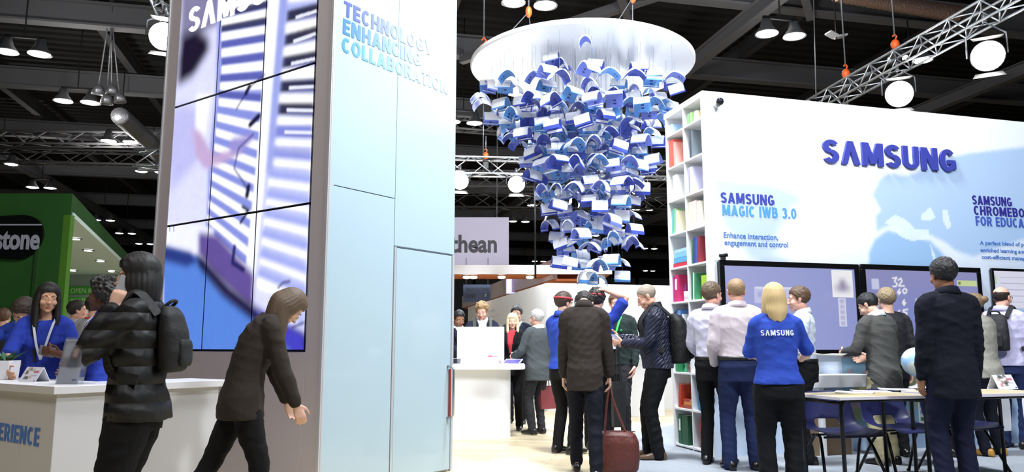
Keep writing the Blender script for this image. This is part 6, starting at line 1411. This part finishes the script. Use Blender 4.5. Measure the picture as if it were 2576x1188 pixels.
i = person('person with a dark bob and black puffer jacket holding a phone to the ear', PX(352, 3.95), 3.95, 98, 1.62, 'f', lean=3, head=(6, 2, 0), L=(-.118, .105, 1.325), eL=(-.25, .45, -1), dL=(.10, -.30, 1), nL=(1, .1, 0), curl=(55, 25), skin_c='fair', hair=('bob', (22, 20, 20)), top=dict(m=c_puff, sleeve=.95, off=.044, hem=.84, name='puffer_jacket', bust=0, collar=c_black, collar_h=.03), legs=dict(m=c_black, fit=1.25, hem=1.6), fine=.005)
held_phone(i, -1, 'silver phone at the ear of the person in the puffer jacket', (196, 198, 206), (.062, .13, .009), (.0, .035, -.006))
backpack(i, 'black backpack on the person in the puffer jacket', (14, 14, 16), (.26, .13, .34), 1.27, 'f', off=.035)
i = person('man with short dark hair in a grey shirt beyond the counter, seen in profile', PX(186, 9.0), 9.0, -58, 1.68, hair=('short', (40, 32, 28)), top=dict(m=c_tee, sleeve=.45, off=.018, collar=c_tee), legs=dict(m=c_char), skin_c='pink', fine=.008)
i = person('person in a grey tee with a red lanyard beyond the counter, back turned', PX(231, 8.4), 8.4, -12, 1.70, hair=('short', BLK), top=dict(m=c_tee, sleeve=.45, off=.018), legs=dict(m=c_char), fine=.009)
lanyard(i, 'm', red_r, 1.12)
i = person('person with brown hair at the very left photo edge, far behind the counter', PX(2, 9.6), 9.6, 10, 1.62, 'f', hair=('short', (92, 66, 48)), top=dict(m=c_char, sleeve=.9), legs=blackl, fine=.009)
# ---- the stooping figure before the tower
i = person('stooping person with long fair brown hair and dark clothes striding before the tower', PX(640, 4.75), 4.75, -62, 1.60, 'f', lean=30, head=(0, 26, 0), L=(-.15, .24, .80), R=(.20, .22, .80), hip_y=-.05, feet=((-.09, -.40, .03, 5), (.09, .02, 0, -5)), hair=('long', (96, 78, 62), .34), top=dict(m=c_brown, sleeve=.95, off=.026, hem=.78, name='jacket', bust=0), legs=blackl, skin_c='fair')
# ---- centre
i = person('man with black hair in a dark suit half hidden by the tower', PX(1152, 11.0), 11.0, 205, 1.66, head=(0, 18, 0), skin_c='brown', hair=('short', (16, 14, 14)), top=suit(c_navy, True, mat('blue_tie', (60, 74, 160), .5)), legs=blackl, L=(-.16, .40, 1.06), R=(.16, .40, 1.06))
i = person('tall man with tousled sandy hair in a navy suit behind the demo counter', PX(1213, 11.35), 11.35, 184, 1.80, head=(-10, 20, 0), skin_c='pink', hair=('messy', (150, 122, 84)), top=suit(c_navy, True, mat('pale_tie', (206, 204, 214), .5)), legs=blackl, L=(-.15, .40, 1.08), R=(.14, .40, 1.08))
backpack(i, 'olive grey backpack on the sandy haired man', (84, 88, 78), (.30, .17, .44), 1.24, off=.04)
i = person('blonde woman in a black jacket over a red top beside the demo counter', PX(1289, 10.98), 10.98, 168, 1.62, 'f', head=(14, 4, 0), hair=('long', (216, 196, 160), .24), top=dict(m=c_black, sleeve=.95, off=.024, hem=.80, name='jacket', front=(c_red, None), bust=0), legs=blackl, L=(-.13, .30, 1.02), R=(.14, .28, 1.0))
i = person('dark haired man behind the blonde woman, in a dark suit', PX(1300, 11.9), 11.9, 172, 1.76, hair=('short', (36, 32, 32)), top=suit(c_navy), legs=blackl, fine=.008)
i = person('grey haired man in a charcoal suit with his back turned', PX(1352, 10.4), 10.4, 42, 1.64, head=(14, 2, 0), hair=('short', (176, 174, 172)), skin_c='pink', top=suit(c_grey2, False, hem=.74), legs=dict(m=c_char), L=(-.16, .30, 1.02), bulk=1.06)
carry4 = i
i = person('man in a blue polo with a red headband, arms lowered', PX(1416, 8.55), 8.55, -50, 1.75, head=(-8, 6, 0), R=(.10, .30, 1.08), L=(-.12, .30, 1.08), hair=('short', (66, 48, 40)), top=polo(c_blue), legs=blackl, curl=(40, 40))
def headband(info):
    Hd = info['Hd']; mb = MB(); n = 30; rr = []
    for dz, g in ((-.011, .015), (-.011, .021), (.011, .021), (.011, .015)): rr.append([Hd(V(((.076 + g) * cos(2 * pi * j / n), -.014 + (.096 + g) * sin(2 * pi * j / n), .055 + dz))) for j in range(n)])
    rr.append(rr[0]); mb.rings(rr, caps=False); mb.build('headband', mat('red_band', (176, 52, 62), .6), info['root'], True)
headband(i)
i = person('man in a blue polo scratching his head with a raised right arm', PX(1502, 8.9), 8.9, -14, 1.81, head=(-4, 6, 0), R=(.105, -.02, 1.79), eR=(1, -.05, -.6), dR=(-1, .12, .10), nR=(-.1, 0, -1), L=(-.16, .28, 1.1), hair=('messy', (40, 34, 32)), top=polo(c_blue2, sleeve=.36), legs=blackl, fine=.005)
headband(i); lanyard(i, 'm', green_r, 1.12)
i = person('man in a dark brown coat walking away with a bag, head bent forward', PX(1470, 7.05), 7.05, -6, 1.77, lean=16, head=(0, 62, 0), R=(.235, .16, .77), L=(-.20, .16, .82), feet=((-.09, .30, 0, 4), (.09, -.20, 0, -4)), hair=('short', (38, 32, 28)), top=dict(m=c_brown, sleeve=.97, off=.026, hem=.74, name='coat', collar=c_brown, collar_h=.05), legs=dict(m=c_dnavy), bulk=.84)
carry7 = i
i = person('man in a dark green sweater with a bright green lanyard, hand in his pocket', PX(1551, 9.45), 9.45, 160, 1.80, head=(22, 6, 0), L=(-.235, .08, .92), dL=(.15, .1, -1), R=(.20, .10, .95), hair=('short', (96, 70, 50)), skin_c='pink', top=dict(m=c_green, sleeve=.95, off=.020, hem=.90, collar=cloth('pink_collar', (214, 178, 200)), name='sweater'), legs=dict(m=c_char))
lanyard(i, 'm', green_r, 1.19, badge=card_w, w=.024)
q = front_pt(i['rig'], 'm', 1, 0, .02, -.085, 1.30, .004); MB().ell(q, (.014, .005, .012), n=10, k=6).build('emblem', mat('emerald_emblem', (40, 170, 110), .5), i['root'])
i = person('man in a navy quilted jacket in profile looking down at his phone', PX(1652, 8.15), 8.15, 84, 1.82, lean=5, head=(0, 24, 0), L=(-.09, .34, 1.17), R=(.05, .37, 1.23), dL=(.25, 1, .1), dR=(-.35, 1, .05), nL=(.9, -.2, .4), nR=(-.9, -.2, .4), curl=(50, 42), skin_c='pink', hair=('crop', (150, 136, 122)), top=dict(m=c_quilt, sleeve=.96, off=.032, hem=.88, name='quilted_jacket', collar=c_dnavy, collar_h=.05), legs=dict(m=c_black, fit=1.1, hem=1.0), shoes=(98, 78, 60), bulk=1.05, belly=.02, feet=((-.10, .02, 0, 4), (.10, .10, 0, -4)), fine=.005)
held_phone(i, 1, 'dark phone held by the man in the quilted jacket', (34, 34, 38), (.06, .12, .009)); backpack(i, 'large black backpack hanging on the man in the quilted jacket', (12, 12, 14), (.36, .22, .52), 1.17, off=.04, bulk=1.05)
carry9 = i
# ---- right: before the wall screens
i = person('man in a pale lilac shirt and black trousers beside the bookcase', PX(1793, 7.75), 7.75, -34, 1.79, head=(-22, 2, 0), hair=('short', (92, 76, 58)), skin_c='pink', top=shirt(c_lil), legs=dict(m=c_black, belt=1, fit=.95), L=(-.20, .26, 1.02), R=(.19, .26, 1.0))
lanyard(i, 'm', red_r, 1.10)
i = person('man with cropped fair hair in a pale pink shirt and jeans, back turned', PX(1858, 7.42), 7.42, -4, 1.80, hair=('crop', (150, 122, 92)), skin_c='pink', top=shirt(c_pinks, off=.026), legs=dict(m=c_jean, belt=1, fit=1.12), R=(.20, .20, .98), L=(-.20, .18, .98), bulk=1.06, feet=((-.12, 0, 0, 10), (.12, .02, 0, -12)))
lanyard(i, 'm', red_r, 1.10, 1.06)
i = person('blonde woman in a royal blue polo with white lettering on the back', PX(1953, 6.1), 6.1, -10, 1.65, 'f', head=(6, 2, 0), hair=('long', (206, 178, 128), .15), top=polo(c_blue, hem=.90, bust=1), legs=dict(m=c_black, fit=1.22, hem=2.2), R=(.24, .32, 1.04), eR=(.5, -1, -.6), L=(-.12, .30, 1.06), dR=(.4, .9, .1), nR=(0, .1, 1), curl=(25, 30), bulk=1.10)
rg = i['rig']; o = caps('back_lettering', 'S\u039bMSUNG', Plane(0, 0, 0), -.135, .125, 1.302, 1.348, mat('white_print', (236, 238, 244), .5), i['root'], depth=.002, off=.0, gap=.16)
for v in o.data.vertices: a, d_, b = v.co; v.co = front_pt(rg, 'f', 1.10, 0, .018, a, b, .008 - d_, True)
ph = i; S_, E_, Wp_, nk_, hd_, nr_ = i['arms'][1]
pw = wpt(i, Wp_ + hd_.normalized() * .12); pr = empty('paper_sheets', pw + V((.13, .0, .02)), radians(12), 'white papers held out by the blonde woman in blue', 'paper')
mb = MB()
for k in range(3): mb.rings([[V((x, y + .01 * k, z + .004 * k + .03 * (x / .3) ** 2 - .015 * (x / .3))) for y, z in ((-.10, 0), (.11, 0), (.11, .0015), (-.10, .0015))] for x in np.linspace(-.16 + .02 * k, .16 + .02 * k, 8)])
mb.build('sheets', mat('paper', (240, 238, 232)), pr, True)
i = person('man in a pale blue shirt in profile facing left, behind the blonde woman', PX(2020, 7.82), 7.82, 72, 1.75, head=(2, 6, 0), hair=('short', (88, 66, 48)), skin_c='pink', top=shirt(c_pblue), legs=dict(m=c_black, belt=1), L=(-.16, .26, 1.05), R=(.14, .26, 1.05))
i = person('man with thick black hair in a grey suit bending beside the globe', PX(2218, 7.74), 7.74, 24, 1.71, lean=9, head=(22, 26, 4), hair=('short', (18, 18, 20)), top=suit(c_grey, False, hem=.74), legs=dict(m=c_beige, fit=1.05), L=(-.16, .32, 1.08), R=(.16, .30, 1.04), skin_c='fair')
i = person('man with light brown hair just showing behind the man in the grey suit', PX(2238, 8.28), 8.28, 4, 1.77, hair=('short', (140, 122, 92)), top=dict(m=c_char, sleeve=.95, off=.02), legs=blackl, fine=.008)
i = person('tall figure in a midnight blue suit in front of the desks, back turned', PX(2390, 5.95), 5.95, 3, 1.83, head=(0, 4, 0), hair=('short', (22, 20, 22)), top=suit(c_dnavy, False, hem=.72, off=.028, collar=c_dnavy), legs=dict(m=cloth('navy_trousers', (22, 24, 46)), fit=1.1), L=(-.21, .06, .88), R=(.22, .06, .86), bulk=.93, skin_c='brown')
i = person('woman with brown hair in a bun, stone cardigan and tan boots', PX(2474, 8.35), 8.35, 22, 1.73, 'f', lean=6, head=(20, 8, 6), hair=('bun', (118, 96, 70)), top=dict(m=c_card, sleeve=.8, off=.022, hem=.82, name='cardigan'), legs=dict(m=c_dnavy), shoes=(176, 130, 62), R=(.26, .12, .88), L=(-.16, .26, 1.1), feet=((-.10, 0, 0, 10), (.14, .02, 0, -10)))
carry_w = i
i = person('person with long brown hair behind the figure in the midnight suit', PX(2392, 8.3), 8.3, 8, 1.72, 'f', hair=('long', (84, 66, 48), .2), top=dict(m=c_char, sleeve=.95), legs=blackl, fine=.008)
i = person('balding man in a lilac checked shirt and glasses facing the smaller screen', PX(2530, 8.95), 8.95, -58, 1.84, head=(-6, 2, 0), hair=('bald', (48, 40, 36)), skin_c='pink', top=shirt(cloth('lilac_check_shirt', (190, 186, 216), wr=.7), tuck=None, hem=.88), legs=dict(m=c_jean), R=(.26, .12, .90), L=(-.12, .34, 1.06), bulk=1.04)
lanyard(i, 'm', red_r, 1.12, 1.04); carry_b = i
backpack(i, 'dark backpack slung on the balding man in the checked shirt', (24, 24, 28), (.28, .15, .42), 1.24, off=.03, bulk=1.04)
def glasses(info):
    Hd = info['Hd']; mb = MB()
    for s_ in (-1, 1):
        mb.tube([Hd(V((s_ * .031 + .021 * cos(t), .100, .004 + .016 * sin(t)))) for t in np.linspace(0, 2 * pi, 17)], .0022, 6); mb.tube([Hd(V((s_ * .052, .099, .008))), Hd(V((s_ * .078, .06, .012))), Hd(V((s_ * .083, -.01, .010)))], .0024, 6)
    mb.tube([Hd(V((-.01, .101, .006))), Hd(V((.01, .101, .006)))], .002, 6); mb.build('glasses', mat('black_frame', (18, 18, 20), .3), info['root'], True)
glasses(i)
# ---- bags in hands
def carrier(p, rz, label, rgb, w, h, d, strap, nm='carrier_bag', soft=True, prints=None):
    r = empty(nm, p, rz, label, 'bag'); m = mat('bag_%d_%d_%d' % rgb, rgb, .45, bump=(9, .5)); t = .004; mb = MB()
    ring = lambda k, z: [V((x * w / 2 * k, y * d / 2 * k, z)) for x, y in ((-1, -1), (1, -1), (1, 1), (-1, 1))]
    mb.rings([ring(.96, 0), ring(1.0, h * .3), ring(1.02, h * .7), ring(.95, h), ring(.93, h), ring(.98, h * .7), ring(.96, h * .3), ring(.92, .004)]); mb.build('bag_body', m, r, bevel=.006)
    for y in (-1, 1): MB().tube(crom([(-w * .22, y * d * .42, h * .97), (-w * .12, y * d * .2, h + strap * .7), (0, 0, h + strap), (w * .12, y * d * .2, h + strap * .7), (w * .22, y * d * .42, h * .97)], 5), .006, 7).build('handle', m, r, True)
    if prints: MB().box((-w * .2, -d / 2 * 1.02 - .003, h * .25), (w * .42, -d / 2 * 1.02 - .001, h * .6)).build('print', mat('bag_print', prints, .5), r)
    return r
def hand_at(info, side, dn=.10):
    S, E, Wp, nk, hd, nr = info['arms'][side]; return wpt(info, Wp + hd.normalized() * dn + V((0, 0, -.015)))
p = hand_at(carry7, 1); h_ = .34; st = max(.12, p.z - .02 - h_)
bg = empty('holdall', V((p.x + .05, p.y, .03)), radians(-8), 'dark red brown holdall carried low by the man in the brown coat', 'bag'); mm = mat('maroon_leather', (92, 42, 36), .5, bump=(30, .3)); mb = MB()
mb.rings([[V((sx * abs(cx) ** .6 * (1 if cx > 0 else -1), (.13 * k_) * abs(cy) ** .6 * (1 if cy > 0 else -1), z)) for cx, cy in [(cos(2 * pi * j / 28), sin(2 * pi * j / 28)) for j in range(28)] for sx in [.20 * k_]] for z, k_ in ((.0, .84), (.02, .96), (.12, 1.04), (.26, 1.0), (.33, .86), (.355, .6))]); grown('bag_body', mb, .008, mm, bg, 3)
for y in (-.06, .06): MB().tube(crom([(-.11, y, .30), (-.08, y * .7, .30 + (p.z - .33) * .7), (-.05, 0, p.z - .03), (-.02, y * .7, .30 + (p.z - .33) * .7), (.10, y, .30)], 5), .010, 8).build('handle', mm, bg, True)
MB().tube([(-.17, 0, .352), (.17, 0, .352)], .006, 6).build('zip', blackm, bg)
p = hand_at(carry4, 1); carrier(V((p.x, p.y, p.z - .40)), .7, 'dull red carrier bag held by the grey haired man', (128, 52, 58), .34, .30, .12, .10)
p = hand_at(carry9, 0); carrier(V((p.x + .02, p.y - .03, p.z - .84)), radians(10), 'long black bag hanging from the hand of the man in the quilted jacket', (26, 26, 28), .13, .46, .09, .38)
p = hand_at(carry_w, 1); carrier(V((p.x, p.y, p.z - .54)), radians(20), 'large white carrier bag held by the woman with the bun', (214, 214, 220), .30, .40, .14, .14)
p = hand_at(carry_b, 1); carrier(V((p.x - .05, p.y, p.z - .56)), radians(-30), 'white carrier bag with a blue print at the right photo edge', (228, 228, 232), .30, .36, .12, .20, prints=(60, 70, 160))
